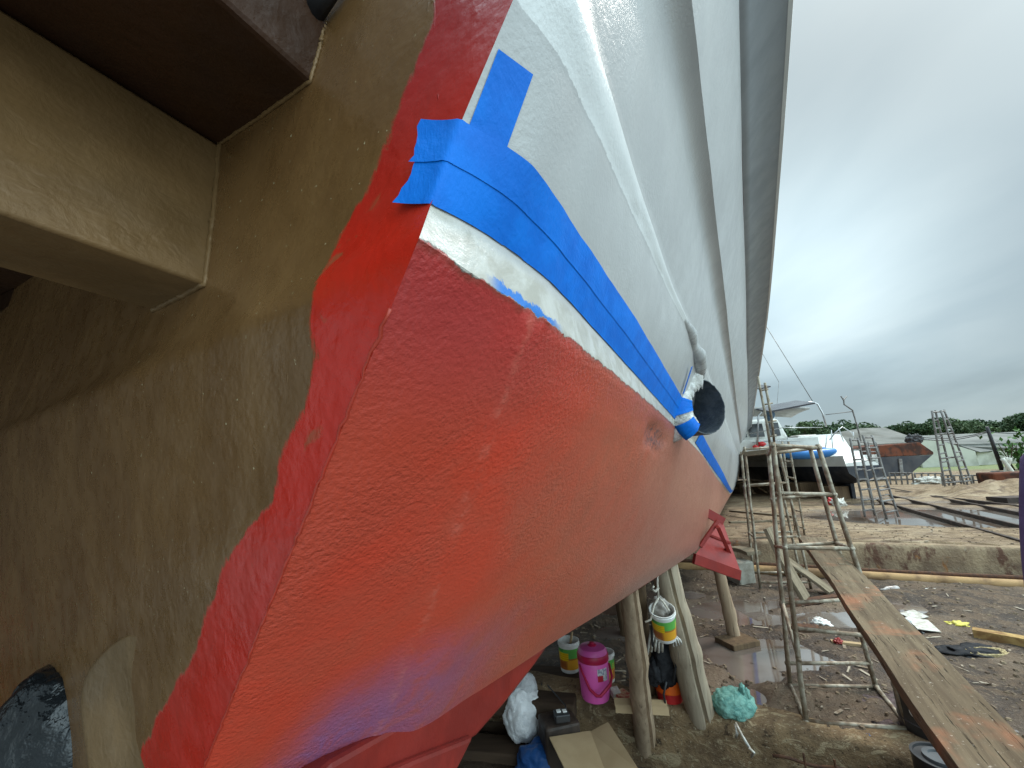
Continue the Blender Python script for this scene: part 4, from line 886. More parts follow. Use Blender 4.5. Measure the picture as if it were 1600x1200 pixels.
# cross boards on the trestle tops
bxm = MB(); p0, p1 = P(1164,706,3.9), P(1240,697,3.6); bxm.slab(p0, p1, .09, .045); tag(bxm.build('top_board', M['plank2'], None, bevel=.004), 'long grey beam lying across the trestle tops', 'beam')
m = MB(); m.slab(G(1142,797,H1+.15), G(1240,806,H1+.2), .10, .04); tag(m.build('loose_board', M['plank2'], None), 'pale loose board on the upper yard left of the trestles', 'board')
m = MB(); m.slab(G(1174,838,H1+.02), G(1268,838,H1+.02), .05, .04); tag(m.build('loose_board', M['redsteel'], None), 'dull red bar lying along the edge of the upper yard behind the plank end', 'bar')
m = MB(); m.slab(G(1140,815,H1+.05), G(1245,812,H1+.05), .12, .05); tag(m.build('loose_board', M['plank2'], None), 'weathered board on the upper yard just behind the dull red bar', 'board')
m = MB(); m.slab(G(1300,865,.30), G(1327,880,.30), .10, .05); tag(m.build('loose_board', M['logC'], None), 'short dark wood offcut leaning by the low wall right of the plank', 'offcut')

# black drum with white lettering and the black tin below it
bc = G(1466, 1152, 0.)
be = empty('oil_drum', bc, 'black drum with white letters standing under the long plank', 'drum')
r_ = .17; m = MB(); m.lathe(bc, [(r_*.96,0),(r_,.01),(r_,.09),(r_*1.03,.095),(r_,.10),(r_,.24),(r_*1.03,.25),(r_,.26),(r_,.29),(r_*1.02,.30),(r_*.9,.30)], 48); m.build('drum_body', M['black'], be, ang=40)
def lettering(txt, size, loc, Rm, mat, parent, name):
    cu = bpy.data.curves.new(name, 'FONT'); cu.body = txt; cu.size = size; cu.extrude = .001; cu.align_x = 'CENTER'; cu.align_y = 'CENTER'
    o = bpy.data.objects.new(name, cu); C.objects.link(o); dg = bpy.context.evaluated_depsgraph_get(); me = bpy.data.meshes.new_from_object(o.evaluated_get(dg)); bpy.data.objects.remove(o)
    o = bpy.data.objects.new(name, me); C.objects.link(o); me.materials.clear(); me.materials.append(mat); o.matrix_world = Matrix.Translation(V(loc)) @ Rm.to_4x4()
    return o
aim = -np.array([bc[0], bc[1]])/np.linalg.norm(bc[:2]); an = math.atan2(aim[1], aim[0])-.32
lo_ = lettering('OI.', .10, (0,0,0), Matrix.Identity(3), M['wplastic'], be, 'drum_lettering')
for v in lo_.data.vertices:                        # wrap round the drum
    a = an+v.co.x/r_; z = v.co.y+.165; rr_ = r_+.0022+v.co.z; v.co = (bc[0]+rr_*math.cos(a), bc[1]+rr_*math.sin(a), z)
lo_.parent = be; lo_.matrix_parent_inverse = Matrix.Translation(be.location).inverted()
tcx = G(1468, 1240, ZL+.02); te = empty('black_tin', tcx, 'black tin with a recessed round lid below the ledge at the bottom edge', 'tin')
tcx = tcx*1.0; tp_c = P(1470, 1182, 2.15); sc1 = 2.15/FPX; r_ = 36*sc1; hh = tp_c[2]-ZL
tb = np.array([tp_c[0], tp_c[1], ZL]); m = MB(); m.lathe(tb, [(r_*.95,0),(r_*.98,.01),(r_*.98,hh-.02),(r_,hh-.015),(r_,hh),(r_*.9,hh),(r_*.88,hh-.012),(r_*.3,hh-.012)], 40); m.build('tin_body', M['black'], te, ang=40)
m = MB(); m.lathe(tb+np.array([0,0,hh-.011]), [(r_*.62,0),(r_*.60,.014),(r_*.42,.014),(r_*.40,.004),(r_*.1,.004)], 36); m.build('tin_lid', simple('grey_lid', (.06,.065,.07), (.09,.095,.1), .4, 9, .1), te, ang=40)

# ------------------------------------------------------------------ litter on the mud
def litter(name, px, py, z, r, flat, mat, label, cat, seed, stretch=1.):
    c = G(px, py, z); m = MB(); m.blob(c+np.array([0,0,flat*.4]), r*stretch, r, flat, .6, 4, seed, 2.4); return tag(m.build(name, mat, None, smooth=True), label, cat)
bo = G(1397, 925); m = MB(); m.lathe(bo+np.array([-.10,0,.035]), [(.012,-.09),(.014,-.02),(.034,.03),(.035,.16),(.03,.175)], 20, (1,.1,0)); tag(m.build('plastic_bottle', simple('dull_bottle', (.22,.17,.15), (.45,.42,.40), .3, 12, .2), None, smooth=True), 'dull plastic bottle lying in the mud in front of the ochre pipe', 'bottle')
litter('white_rag', 1460, 926, 0, .085, .03, M['rag'], 'small white rag on the mud near the ochre pipe, right of the bottle', 'rag', 3, 1.5)
for a, b, sd2, lab in (((1416,955),(1440,966),4,'torn tan cardboard flap by the puddle beside the long plank'),((1432,966),(1452,985),6,'smaller torn cardboard flap beside the puddle')):
    m = MB(); m.slab(G(*a,.07), G(*b,.05), .17, .006, (.15*(sd2-5),.2,1)); tag(m.build('cardboard_flap', M['rag'], None), lab, 'cardboard')
litter('plastic_scrap', 1420, 980, 0, .075, .05, M['wplastic'], 'crumpled white plastic scrap in the puddle right of the plank', 'plastic scrap', 8)
litter('plastic_scrap', 1283, 976, 0, .07, .04, M['wplastic'], 'white plastic scrap at the puddle left of the plank', 'plastic scrap', 9)
litter('wrapper', 1497, 980, 0, .06, .035, M['yellow'], 'crumpled yellow wrapper lying alone on the bare mud', 'wrapper', 10, 1.6)
litter('paper_scrap', 1448, 1008, 0, .04, .02, M['wplastic'], 'tiny white paper scrap against the right edge of the long plank', 'paper', 11)
litter('bottle_cap', 1361, 1155, .02, .022, .012, M['blue'], 'tiny blue plastic cap on the muddy sleeper', 'cap', 12)
litter('paper_scrap', 1369, 1102, 0, .03, .012, M['wplastic'], 'tiny white scrap inside the foot of the nearest trestle', 'paper', 13)
litter('drink_can', 1310, 1004, 0.02, .026, .024, M['redsteel'], 'small crushed red can on the mud behind the nearest trestle', 'can', 14, 1.4)
litter('red_brick', 1256, 985, 0.0, .09, .03, M['rebar'], 'broken reddish brick in the mud left of the nearest trestle', 'brick', 16, 1.6)
litter('wrapper', 1468, 895, .02, .05, .03, M['redred'], 'small red wrapper at the foot of the low concrete wall', 'wrapper', 17, 1.6)
litter('paint_tin_lid', 1312, 792, H1, .14, .14, M['rag'], 'white crumpled sack on the upper yard in front of the catamaran', 'sack', 18)
litter('red_ball', 1303, 790, H1, .12, .13, M['redred'], 'small red fender ball beside the white sack in front of the catamaran', 'fender', 19)
m = MB(); m.slab(G(1522,994,.02)+np.array([0,0,.07]), G(1640,1016,.02)+np.array([0,0,.07]), .10, .09); tag(m.build('timber_offcut', M['yellowwood'], None, bevel=.004), 'yellowish squared timber lying on the mud at the right', 'timber')
m = MB(); c = G(1545, 1026)
for i in range(16):
    a0_ = random.uniform(0, 6.28); q = [c+np.array([.16*math.cos(a0_+k_*.5)*(.6+.5*random.random()), .07*math.sin(a0_+k_*.5), .015+.03*random.random()]) for k_ in range(14)]; m.tube(q, .006, 5)
tag(m.build('rope_coil', M['tanrope'], None, smooth=True), 'tangled tan rope coil on the mud beside dark netting', 'rope')
litter('netting', 1524, 1022, 0, .12, .035, M['darkcloth'], 'dark crumpled netting lying beside the tan rope coil', 'netting', 20, 1.9)
litter('netting', 1388, 1122, 0, .24, .02, M['pinkrag'], 'flat dark net heap inside the feet of the nearest trestle', 'netting', 21, 1.5)
m = MB(); m.slab(G(1298,1000,.03), G(1350,1006,.03), .05, .04); tag(m.build('mud_stick', M['card'], None), 'pale wet stick lying between the legs of the nearest trestle', 'stick')
m = MB(); m.slab(G(1222,942,.05), G(1330,926,.05), .09, .05); tag(m.build('mud_board', M['rebar'], None), 'rusty brown board lying by the puddles behind the nearest trestle', 'board')
# stones, chips and splinters scattered on the mud
st_ = MB(); cp_ = MB()
for i in range(5200):
    a = random.uniform(R(5), R(65)); r_ = 2.4*math.pow(13/2.4, random.random()); x, y = r_*math.sin(a), r_*math.cos(a)
    if (x-la[0])*ln[0]+(y-la[1])*ln[1] < .15: continue
    z = float(height(np.array(x), np.array(y))); rr_ = random.choice((.004,.006,.008,.012,.02))*random.uniform(.7,1.3)*(1+.3*r_/3)
    if rr_ > .02: rr_ = .02
    if random.random() < .84:
        k_ = 6; a0_ = random.uniform(0, 6.28); rg_1 = [rr_*random.uniform(.6, 1.3) for _ in range(k_)]; hz = rr_*random.uniform(.35, .8)
        q = [(x+g1*math.cos(a0_+i*1.047), y+g1*math.sin(a0_+i*1.047), z-.003) for i, g1 in enumerate(rg_1)]+[(x+g1*.62*math.cos(a0_+i*1.047), y+g1*.62*math.sin(a0_+i*1.047), z+hz*random.uniform(.75, 1.1)) for i, g1 in enumerate(rg_1)]
        st_.add(q, [(i, (i+1)%k_, k_+(i+1)%k_, k_+i) for i in range(k_)]+[tuple(range(k_, 2*k_))])
    else:
        a0_ = random.uniform(0, 6.28); L_ = rr_*random.uniform(1.2, 4); wd_ = rr_*random.uniform(.25, .7); c_a, s_a = math.cos(a0_), math.sin(a0_); t1 = random.uniform(-.3, .3)*L_
        q = [(x+u*L_*c_a-v*wd_*s_a, y+u*L_*s_a+v*wd_*c_a, z+.004+t1*u*.5+h_) for h_ in (0, .003) for u, v in ((-1,-1),(1,-.8),(.9,1),(-1,.8))]
        cp_.hexa(q)
tag(st_.build('gravel', M['pebble'], None), kind='stuff'); tag(cp_.build('wood_chips', M['chip'], None), kind='stuff')

# ------------------------------------------------------------------ the catamaran on the upper yard
SB = G(1360, 783, H1); ca = R(6); fw = np.array([math.sin(ca), math.cos(ca), 0]); sb3 = np.array([math.cos(ca), -math.sin(ca), 0])
cat = empty('catamaran', SB-sb3*1.9, 'white catamaran with dark antifouling, seen from astern on the upper yard', 'catamaran')
def K(x, f, z): return SB+sb3*x*1.12+fw*f*1.12+np.array([0,0,z*1.14])       # x from the starboard hull's middle
def cpx(px, py, f):                                          # pixel on the athwart plane f metres ahead of the stern
    r = ray(px, py); o = SB+fw*f; return CAMP+r*(((o-CAMP)@fw)/(r@fw))
def cat_hull(x0):
    fs_ = np.concatenate([np.linspace(0, 1.6, 9), np.linspace(2, 9, 12)])
    def sec_(f, part):
        dk = np.interp(f, [0,.35,.5,.95,1.1,9], [.98,1.0,1.3,1.33,1.78,1.95]); wd_ = np.interp(f, [0,.5,2,7,9], [.40,.45,.50,.42,.04]); kz = np.interp(f, [0,1,4,9], [.50,.32,.25,.45]); bw = .88
        if part == 'top': p = [(-wd_*.86,dk-.02),(-wd_*.98,dk-.08),(-wd_*1.05,1.15),(-wd_*.98,bw),(wd_*.98,bw),(wd_*1.05,1.15),(wd_*.98,dk-.08),(wd_*.86,dk-.02),(wd_*.4,dk-.0),(-wd_*.4,dk-.0)]; p = [(a, max(b, bw+.02) if i not in (3,4) else b) for i, (a, b) in enumerate(p)]
        else: p = [(-wd_*.975,bw-.001),(-wd_*.9,.7),(-wd_*.55,kz+.08),(0,kz),(wd_*.55,kz+.08),(wd_*.9,.7),(wd_*.975,bw-.001)]
        return [K(x0+a, f, b) for a, b in p]
    for part, mat, nm in (('top', M['white'], 'hull_topside'), ('bot', M['navy'], 'hull_bottom')):
        m = MB(); rr_ = [sec_(f, part) for f in fs_]; n = len(rr_[0]); m.add([p for r in rr_ for p in r], [(i*n+k_, i*n+(k_+1)%n, (i+1)*n+(k_+1)%n, (i+1)*n+k_) for i in range(len(fs_)-1) for k_ in range(n)]+[tuple(range(n)), tuple((len(fs_)-1)*n+k_ for k_ in range(n))]); m.build(nm, mat, cat, ang=35)
cat_hull(0.); PX = -3.55; cat_hull(PX)
for x0 in (0., PX):
    m = MB(); m.prism([K(x0-.05,.5,.5), K(x0-.05,.55,-.05), K(x0-.05,1.1,-.05), K(x0-.05,1.2,.4)], sb3*.10); m.build('rudder_fin', M['navy'], cat)
    m = MB(); m.box(K(x0,3.2,.14), .7, 1.6, .34, -ca); m.build('keel', M['navy'], cat)
m = MB(); pr = [(-3.1,1.15),(-2.7,1.32),(-1.8,1.40),(-.8,1.32),(-.38,1.0),(-.38,1.72),(-3.1,1.72)]
m.prism([K(x, .9, z) for x, z in pr], fw*6); m.build('bridge_deck', M['cabin_white'], cat, bevel=.03)
m = MB(); m.prism([K(-3.1,2.2,1.72), K(-2.95,2.3,2.42), K(-.65,2.3,2.42), K(-.45,2.2,1.72)], fw*3.4); cab = m.build('cabin', M['cabin_white'], cat, bevel=.08)
for a, b in ((-2.7,-2.2),(-2.1,-1.75),(-1.65,-1.2),(-1.0,-.72)):
    m = MB(); m.add([K(a,2.19,1.86), K(b,2.19,1.86), K(b,2.24,2.28), K(a,2.24,2.28)], [(0,1,2,3)]); o = m.build('window', M['glass'], cab); s__ = o.modifiers.new('t','SOLIDIFY'); s__.thickness = .02
m = MB(); m.grid([[K(-2.95+2.5*i/8, .9+.2*j, 2.56+.10*math.sin(math.pi*i/8)-.02*j*j/4) for i in range(9)] for j in range(6)]); o = m.build('bimini', M['canvas'], cat, smooth=True); s__ = o.modifiers.new('t','SOLIDIFY'); s__.thickness = .06
# arch, solar panel, rails
def ct(name, pts, r, mat=M['inox'], par=None):
    m = MB(); m.tube(pts, r, 7); return m.build(name, mat, par or cat, smooth=True)
for f in (.75, 1.0):
    ct('arch_tube', [cpx(1291,667,f), cpx(1285,645,f), cpx(1277,631,f), cpx(1268,628,f), cpx(1195,640,f), cpx(1185,650,f), cpx(1183,700,f)], .028)
m = MB(); a, b = cpx(1190,640,.7), cpx(1258,627,.7); m.slab(a, b, .9, .05, (.0,-.25,1)); m.build('solar_panel', M['solar'], cat)
m = MB(); a, b = cpx(1180,606,.9), cpx(1197,602,.9); m.slab(a, b, .5, .04, (0,-.3,1)); m.build('solar_panel', M['solar'], cat)
for px, p2, y0, y1 in ((1290,1292,700,680),(1302,1299,714,672),(1318,1310,690,668),(1335,1333,690,675),(1213,1211,705,682),(1232,1230,704,682),(1187,1186,708,684)):
    ct('stanchion', [cpx(px,y0,.9), cpx(p2,y1,.9)], .014)
ct('guard_rail', [cpx(1296,688,.9), cpx(1305,676,.8), cpx(1316,667,.8), cpx(1331,676,.8), cpx(1337,690,.8)], .017)
ct('guard_rail', [cpx(1175,692,.85), cpx(1210,688,.85), cpx(1250,690,.85)], .014); ct('guard_rail', [cpx(1168,678,1.9), cpx(1225,668,1.9), cpx(1285,668,1.9)], .014)
ct('wind_pole', [cpx(1345,690,.6), cpx(1340,668,.6), cpx(1332,641,.6), cpx(1319,632,.6), cpx(1318,622,.6)], .022, M['steel_far'])
ct('wind_pole', [cpx(1314,619,.6), cpx(1318,626,.6), cpx(1323,619,.6)], .02, M['steel_far']); ct('wind_pole', [cpx(1332,643,.6), cpx(1290,648,.7)], .012, M['steel_far'])
ct('mast', [K(-1.75,4.5,2.4), K(-1.75,4.55,11)], .075, M['steel_far']); ct('spreader', [K(-2.7,4.5,5.1), K(-.75,4.5,5.1)], .022, M['steel_far'])
ct('stay', [cpx(1271,629,.9), cpx(1196,508,2.6)], .011, M['steel_far']); ct('stay', [cpx(1217,597,4.4), cpx(1190,550,4.4)], .008, M['steel_far']); ct('stay', [cpx(1217,597,4.4), cpx(1212,660,4.4)], .007, M['steel_far'])
m = MB(); m.add([cpx(1197,612,1.), cpx(1204,627,1.), cpx(1199,622,1.)], [(0,1,2)]); o = m.build('pennant', M['rag'], cat); s__ = o.modifiers.new('t','SOLIDIFY'); s__.thickness = .01
for px, py, rr_, mt in ((1190,694,.10,'redred'),(1181,698,.08,'redred')):
    m = MB(); m.blob(cpx(px,py,.8), rr_*1.2, rr_, rr_*.8, .25, 3, px, 2.); m.build('fender', M[mt], cat, smooth=True)
m = MB(); m.blob(cpx(1202,648,1.2), .15, .15, .24, .3, 3, 4, 2.); m.build('rolled_cover', simple('pale_blue_cover', (.10,.17,.25), (.16,.22,.28), .7, 9, .3), cat, smooth=True)
m = MB(); m.box(cpx(1256,687,1.6), .8, .5, .30, .1); m.build('helm_seat', M['cabin_white'], cat, bevel=.09)

# kayak carried across the stern
ka, kb = cpx(1216,709,-.15), cpx(1306,706,-.15); m = MB(); rows_ = []
for i in range(19):
    u = i/18; wk = math.sqrt(max(1e-3, 1-(2*u-1)**4*.97)); c = ka*(1-u)+kb*u+np.array([0,0,.06*(2*u-1)**2]); rows_.append([c+np.array([0,.28*wk*math.cos(a),.19*wk*math.sin(a)*(1. if math.sin(a) < 0 else .55)]) for a in np.linspace(0, 2*math.pi, 15)])
m.grid(rows_); kk_ = empty('kayak', (ka+kb)/2, 'blue kayak slung across the catamaran stern', 'kayak'); m.build('kayak_hull', M['blue'], kk_, smooth=True)
m = MB(); m.tube([ka*.45+kb*.55+np.array([0,-.05,.06]), ka*.2+kb*.8+np.array([0,-.05,.07])], .08, 10); m.build('seat_well', simple('kayak_seat', (.03,.16,.44), (.02,.12,.36), .5), kk_, smooth=True)
for a, b, c in (((1176,772),(1160,690),5),((1228,772),(1214,700),5)):
    f_ = G(*a, H1); t_ = over(*b, f_); sp_e = tag(MB().tube([f_, t_], .022, 7).build('scaffold_tube', M['steel'], None, smooth=True), 'thin upright tube under the catamaran %s' % ('port hull, leftmost' if a[0] < 1200 else 'bridge deck, right of the other upright'), 'tube', 'upright tubes under the catamaran')
# timber cradle, junk and ladders below it
def cheap_ladder(px0, px1, y0, y1, tx0, tx1, ty, n, label, z=H1, mat=M['steel_far'], r=.018, group='tube ladders on the upper yard'):
    f = [G(px0,y0,z), G(px1,y1,z)]; return trestle('ladder', f, [(tx0,ty),(tx1,ty)], [(0,1,u,u) for u in np.linspace(.08,.97,n)], label, mat, r, group)
cheap_ladder(1243,1255,768,768,1231,1242,731,5,'short pale ladder between the catamaran hulls', mat=M['inox'])
cheap_ladder(1352,1367,808,806,1328,1340,684,8,'ladder frame leaning nearest the white stern of the catamaran', r=.022)
cheap_ladder(1386,1404,812,808,1348,1362,680,8,'ladder frame just right of the catamaran stern, feet on a pale board', r=.022)
cheap_ladder(1366,1378,790,786,1342,1352,688,7,'ladder frame hidden between the two by the catamaran stern')
cheap_ladder(1376,1394,782,780,1356,1368,690,7,'ladder frame in front of the rusty barge side')
for i, (px, py, s1, s2, h_) in enumerate(((1322,782,.6,.5,.4),(1275,778,1.2,.8,.5),(1215,772,1.0,.7,.45),(1170,772,.9,.8,.5))):
    c = G(px, py, H1); m = MB(); m.box(c+np.array([0,.4,h_/2]), s1, s2, h_, .2)
    tag(m.build('cradle_timber', M['logC'], None, bevel=.02), ['dark timber block under the starboard hull of the catamaran','dark timber block between the catamaran hulls','dark timber block below the blue kayak end','dark timber block under the port hull of the catamaran'][i], 'timber block', 'cradle blocks under the catamaran')
jk = MB()
for i in range(70):
    c = G(random.uniform(1150,1250), random.uniform(748,775), H1); c[2] = H1+random.uniform(.05,.6); d = rng.normal(0, 1, 3); d[2] *= .25; d /= np.linalg.norm(d)
    if abs(d[0])+abs(d[1]) < .2: continue
    jk.slab(c, c+d*random.uniform(.3,.9), random.uniform(.04,.12), .025)
tag(jk.build('scrap_wood', simple('scrap_wood', (.40,.27,.15), (.2,.13,.08), .85, 3, .2), None), kind='stuff')

# ------------------------------------------------------------------ barge, sheds, tower, pole
bz = G(1420, 750, H1); byd = (G(1420,750,H1)[1]); 
def bpx(px, py, dy=0.): r = ray(px, py); return CAMP+r*((byd+dy)/r[1])
bg_ = empty('barge', bz, 'rusty steel barge with black bottom behind the catamaran', 'barge')
back_ = np.array([-4.5, 6., 0])
m = MB(); m.prism([bpx(1330,700), bpx(1437,691), bpx(1459,706), bpx(1459,710.5), bpx(1330,716)], back_); m.build('rusted_topside', M['rust'], bg_, bevel=.03)
m = MB(); m.prism([bpx(1330,716.3), bpx(1457,710.8), bpx(1420,743), bpx(1330,748)], back_); m.build('black_bottom', M['bblack'], bg_)
m = MB(); m.slab(bpx(1407,717,-.05), bpx(1410,744,-.05), .16, .05, (0,-1,0)); m.build('support_leg', M['steel_far'], bg_)
for px, py, s1 in ((1424,687,.5),(1433,686,.45)):
    m = MB(); m.blob(bpx(px,py,1.), s1*.5, s1*.4, s1*.5, .5, 3, px, 2.5); m.build('deck_gear', M['bblack'], bg_, smooth=False)
def wall_pts(px0, px1, ybase, ytop, dist=None):
    a, b = G(px0, ybase, H1), G(px1, ybase, H1); return a, b, over(px0, ytop, a), over(px1, ytop, b)
# left shed: only its hip roof shows above the barge
sh = empty('warehouse', G(1365,731,H1), 'shed with a grey hipped roof behind the catamaran and barge', 'warehouse')
y0 = 36.
def spx(px, py, y): r = ray(px, py); return CAMP+r*(y/r[1])
e0, e1, r0, r1 = spx(1255,700,y0), spx(1446,690,y0), spx(1345,669,y0+6), spx(1382,668,y0+6)
e2, e3 = e1+np.array([-1.,13,0]), e0+np.array([-1.,13,0])
m = MB(); m.add([e0,e1,r1,r0,e2,e3], [(0,1,2,3),(1,4,2),(4,5,3,2),(5,0,3)]); rf = m.build('roof', M['roof'], sh); s__ = rf.modifiers.new('t','SOLIDIFY'); s__.thickness = .12
m = MB(); ins = lambda p, k: p*(1-k)+sum((e0,e1,e2,e3))/4*k
q = [ins(p, .05) for p in (e0,e1,e2,e3)]; m.hexa([np.array([p[0],p[1],H1-.2]) for p in q]+[p-np.array([0,0,.1]) for p in q]); m.build('wall', M['wallw'], sh)
# right shed: long low roof, white stained walls
sh2 = empty('warehouse', G(1500,730,H1), 'long white walled shed with a pale sheet roof behind the tall ladder tower', 'warehouse')
y1 = G(1440, 731, H1)[1]
A0, A1 = spx(1440,731,y1), spx(1528,730,y1-1.2); T0, T1 = over(1440,687,A0), over(1528,705,A1)
bk_ = np.array([-2.,14,0])
m = MB(); m.add([A0,A1,np.array([*A1[:2],T1[2]]),np.array([*A1[:2],T1[2]])*.45+np.array([*A0[:2],T0[2]])*.55+np.array([0,0,.35]),np.array([*A0[:2],T0[2]])], [(0,1,2,3,4)]); 
m.add([A1, A1+np.array([4.5,12,0]), np.array([*(A1[:2]+np.array([4.5,12])),T1[2]]), np.array([*A1[:2],T1[2]])], [(0,1,2,3)])
o = m.build('wall', M['wallw'], sh2); s__ = o.modifiers.new('t','SOLIDIFY'); s__.thickness = .2
E0, E1, E2 = spx(1438,687,y1-.3), spx(1500,696,y1-.3), spx(1531,706,y1-1.5)
F0, F1 = spx(1440,682,y1+9), spx(1640,674,y1+9)
m = MB(); m.add([E0,E1,spx(1640,692,y1+2),F1,F0], [(0,1,2,3,4)]); o = m.build('roof', M['roof2'], sh2); s__ = o.modifiers.new('t','SOLIDIFY'); s__.thickness = .1
m = MB(); m.add([E1,E2,spx(1560,704,y1),spx(1640,700,y1),spx(1640,692.5,y1+2)], [(0,1,2,3,4)]); o = m.build('lean_to_roof', M['roof2'], sh2); s__ = o.modifiers.new('t','SOLIDIFY'); s__.thickness = .08
B0, B1 = spx(1522,731,y1-.2), spx(1650,727,y1+.3); m = MB(); m.add([B0,B1,over(1650,702,B1),over(1522,706,B0)], [(0,1,2,3)]); o = m.build('annexe_wall', M['wallw'], sh2); s__ = o.modifiers.new('t','SOLIDIFY'); s__.thickness = .2
# tall ladder tower
cheap = [G(1478,768,H1), G(1520,766,H1), G(1490,766,H1), G(1508,764,H1)]
tw, _, _ = trestle('ladder_tower', [G(1478,768,H1), G(1492,766,H1), G(1510,766,H1), G(1522,764,H1)], [(1456,642),(1461,641),(1470,641),(1475,640)],
    [(0,1,u,u) for u in np.linspace(.04,.98,10)]+[(2,3,u,u) for u in np.linspace(.04,.98,10)]+[(0,3,u,u) for u in (.1,.4,.7,.98)]+[(1,2,u,u) for u in (.1,.4,.98)], 'tall tapering ladder tower standing in front of the white walled shed', M['steel_far'], .03, 'tube ladders on the upper yard')
up0 = G(1566,735,H1); pl = empty('utility_pole', up0, 'dark leaning utility pole carrying cables in front of the shed', 'pole')
pt = P(1542,667,np.linalg.norm(up0-CAMP)/np.linalg.norm(ray(1566,735))); m = MB(); m.tube([up0, pt], [.11,.08], 8); m.build('pole', M['bblack'], pl, smooth=True)
d_p = np.linalg.norm(pt-CAMP)/np.linalg.norm(ray(1542,667))
for a in (((1542,674),(1490,690),(1440,683)),((1542,676),(1490,692),(1450,687)),((1543,674),(1575,680),(1640,676))):
    m = MB(); p3 = [P(a[0][0],a[0][1],d_p), P(a[1][0],a[1][1],d_p*1.02), P(a[2][0],a[2][1],d_p*1.05)]; m.tube([p3[0]*(1-u)**2+2*p3[1]*u*(1-u)+p3[2]*u*u for u in np.linspace(0,1,14)], .025, 5); m.build('cable', M['bblack'], pl)
# low racks of tubes in the distance
RG = 'low tube racks in front of the sheds'
labs = ['low tube rack in front of the barge bow','low tube rack left of the ladder tower feet','low tube rack behind the ladder tower feet','low tube rack between the tower and the dirt mound','low tube rack in front of the timber tripod']
for i, (x0, x1, yb, yt) in enumerate(((1392,1428,758,738),(1432,1474,757,739),(1474,1512,760,742),(1512,1552,758,742),(1552,1590,752,736))):
    xs = np.linspace(x0, x1, 5); f = [G(x, yb, H1) for x in xs]; trestle('tube_rack', f, [(x-3, yt) for x in xs], [(k_, k_+1, u, u) for k_ in range(4) for u in (.45, .95)], labs[i], M['steel_far'], .03, RG)
trp = [G(1567,752,H1), G(1592,752,H1), G(1574,742,H1)]
trestle('timber_tripod', trp, [(1578,715),(1566,716),(1572,714)], [(0,1,.4,.4)], 'pale timber tripod under the green bush at the right', M['wallw'], .07, None)
rdx = G(1578, 760, H1); m = MB(); m.box(rdx+np.array([.5,.3,.25]), 1.5, .8, .45, -.3); rk = m.build('red_skip', M['rust'], None, bevel=.06); tag(rk, 'low red rusty skip beside the dirt mound at the right', 'skip')
m = MB(); m.slab(G(1556,777,H1+.1), G(1640,774,H1+.1), .5, .15); tag(m.build('dark_beam', M['rail'], None), 'dark beam lying below the dirt mound at the right', 'beam')
litter('white_sack', 1453, 757, H1, .35, .22, M['rag'], 'white sack lying on the yard left of the ladder tower', 'sack', 31, 1.4)
# slipway rails and the concrete strip with water
for i, (a, b) in enumerate((((1380,762),(1640,813)),((1385,774),(1640,836)),((1400,769),(1640,799)),((1370,783),(1640,862)))):
    m = MB(); p0, p1 = G(*a, H1), G(*b, H1); m.slab(p0+np.array([0,0,.05]), p1+np.array([0,0,.05]), .05, .07)
    tag(m.build('slipway_rail', M['rail'], None), ['second slipway rail crossing the long puddle','slipway rail along the near side of the long puddle','farthest slipway rail beyond the long puddle','nearest slipway rail along the pale strip of yard'][i], 'rail', 'slipway rails across the upper yard')

# ------------------------------------------------------------------ trees
def make_tree(seed, hgt, wid, leafm, kind='tree', label='', group='trees beyond the sheds', n=2600, ls=.34):
    random.seed(seed); e_ = empty('tree', (0,0,0), label, 'tree', group); tk = MB(); tk.tube([(0,0,-.3),(.1,0,hgt*.35),(.0,.1,hgt*.7)], [.28,.2,.08], 8)
    lv = MB(); cl_ = []
    for k_ in range(16):
        a = random.uniform(0, 6.28); u = random.uniform(.2, 1); z = hgt*random.uniform(.34, .94); rr_ = wid*u*(1-abs(z/hgt-.55)*1.1); p = np.array([rr_*math.cos(a), rr_*math.sin(a), z]); cl_.append((p, random.uniform(.5, 1.)*wid*.42))
        tk.tube([(0,.05,hgt*random.uniform(.3,.6)), tuple(p*.9)], [.07,.02], 5)
    for i in range(n):
        p, r_ = random.choice(cl_); d = rng.normal(0, 1, 3); d /= np.linalg.norm(d); q = p+d*r_*random.uniform(.55, 1.08)*np.array([1,1,.75]); nn_ = rng.normal(0, 1, 3)+np.array([0,0,.8]); nn_ /= np.linalg.norm(nn_); a_ = np.cross(nn_, d+1e-3); a_ /= np.linalg.norm(a_)+1e-9; b_ = np.cross(nn_, a_); s_ = ls*random.uniform(.5, 1.2)
        lv.add([q-a_*s_, q-b_*s_*.5, q+a_*s_, q+b_*s_*.5], [(0,1,2,3)])
    lv.build('crown', leafm, e_); tk.build('trunk', M['bark'], e_, smooth=True); return e_
protos = [make_tree(11, 9, 3.6, M['leafA']), make_tree(12, 8, 4.2, M['leafA']), make_tree(13, 10, 3.4, M['leafA'])]
px_, k_ = 1195., 0; tall = {1280: 662, 1330: 660}
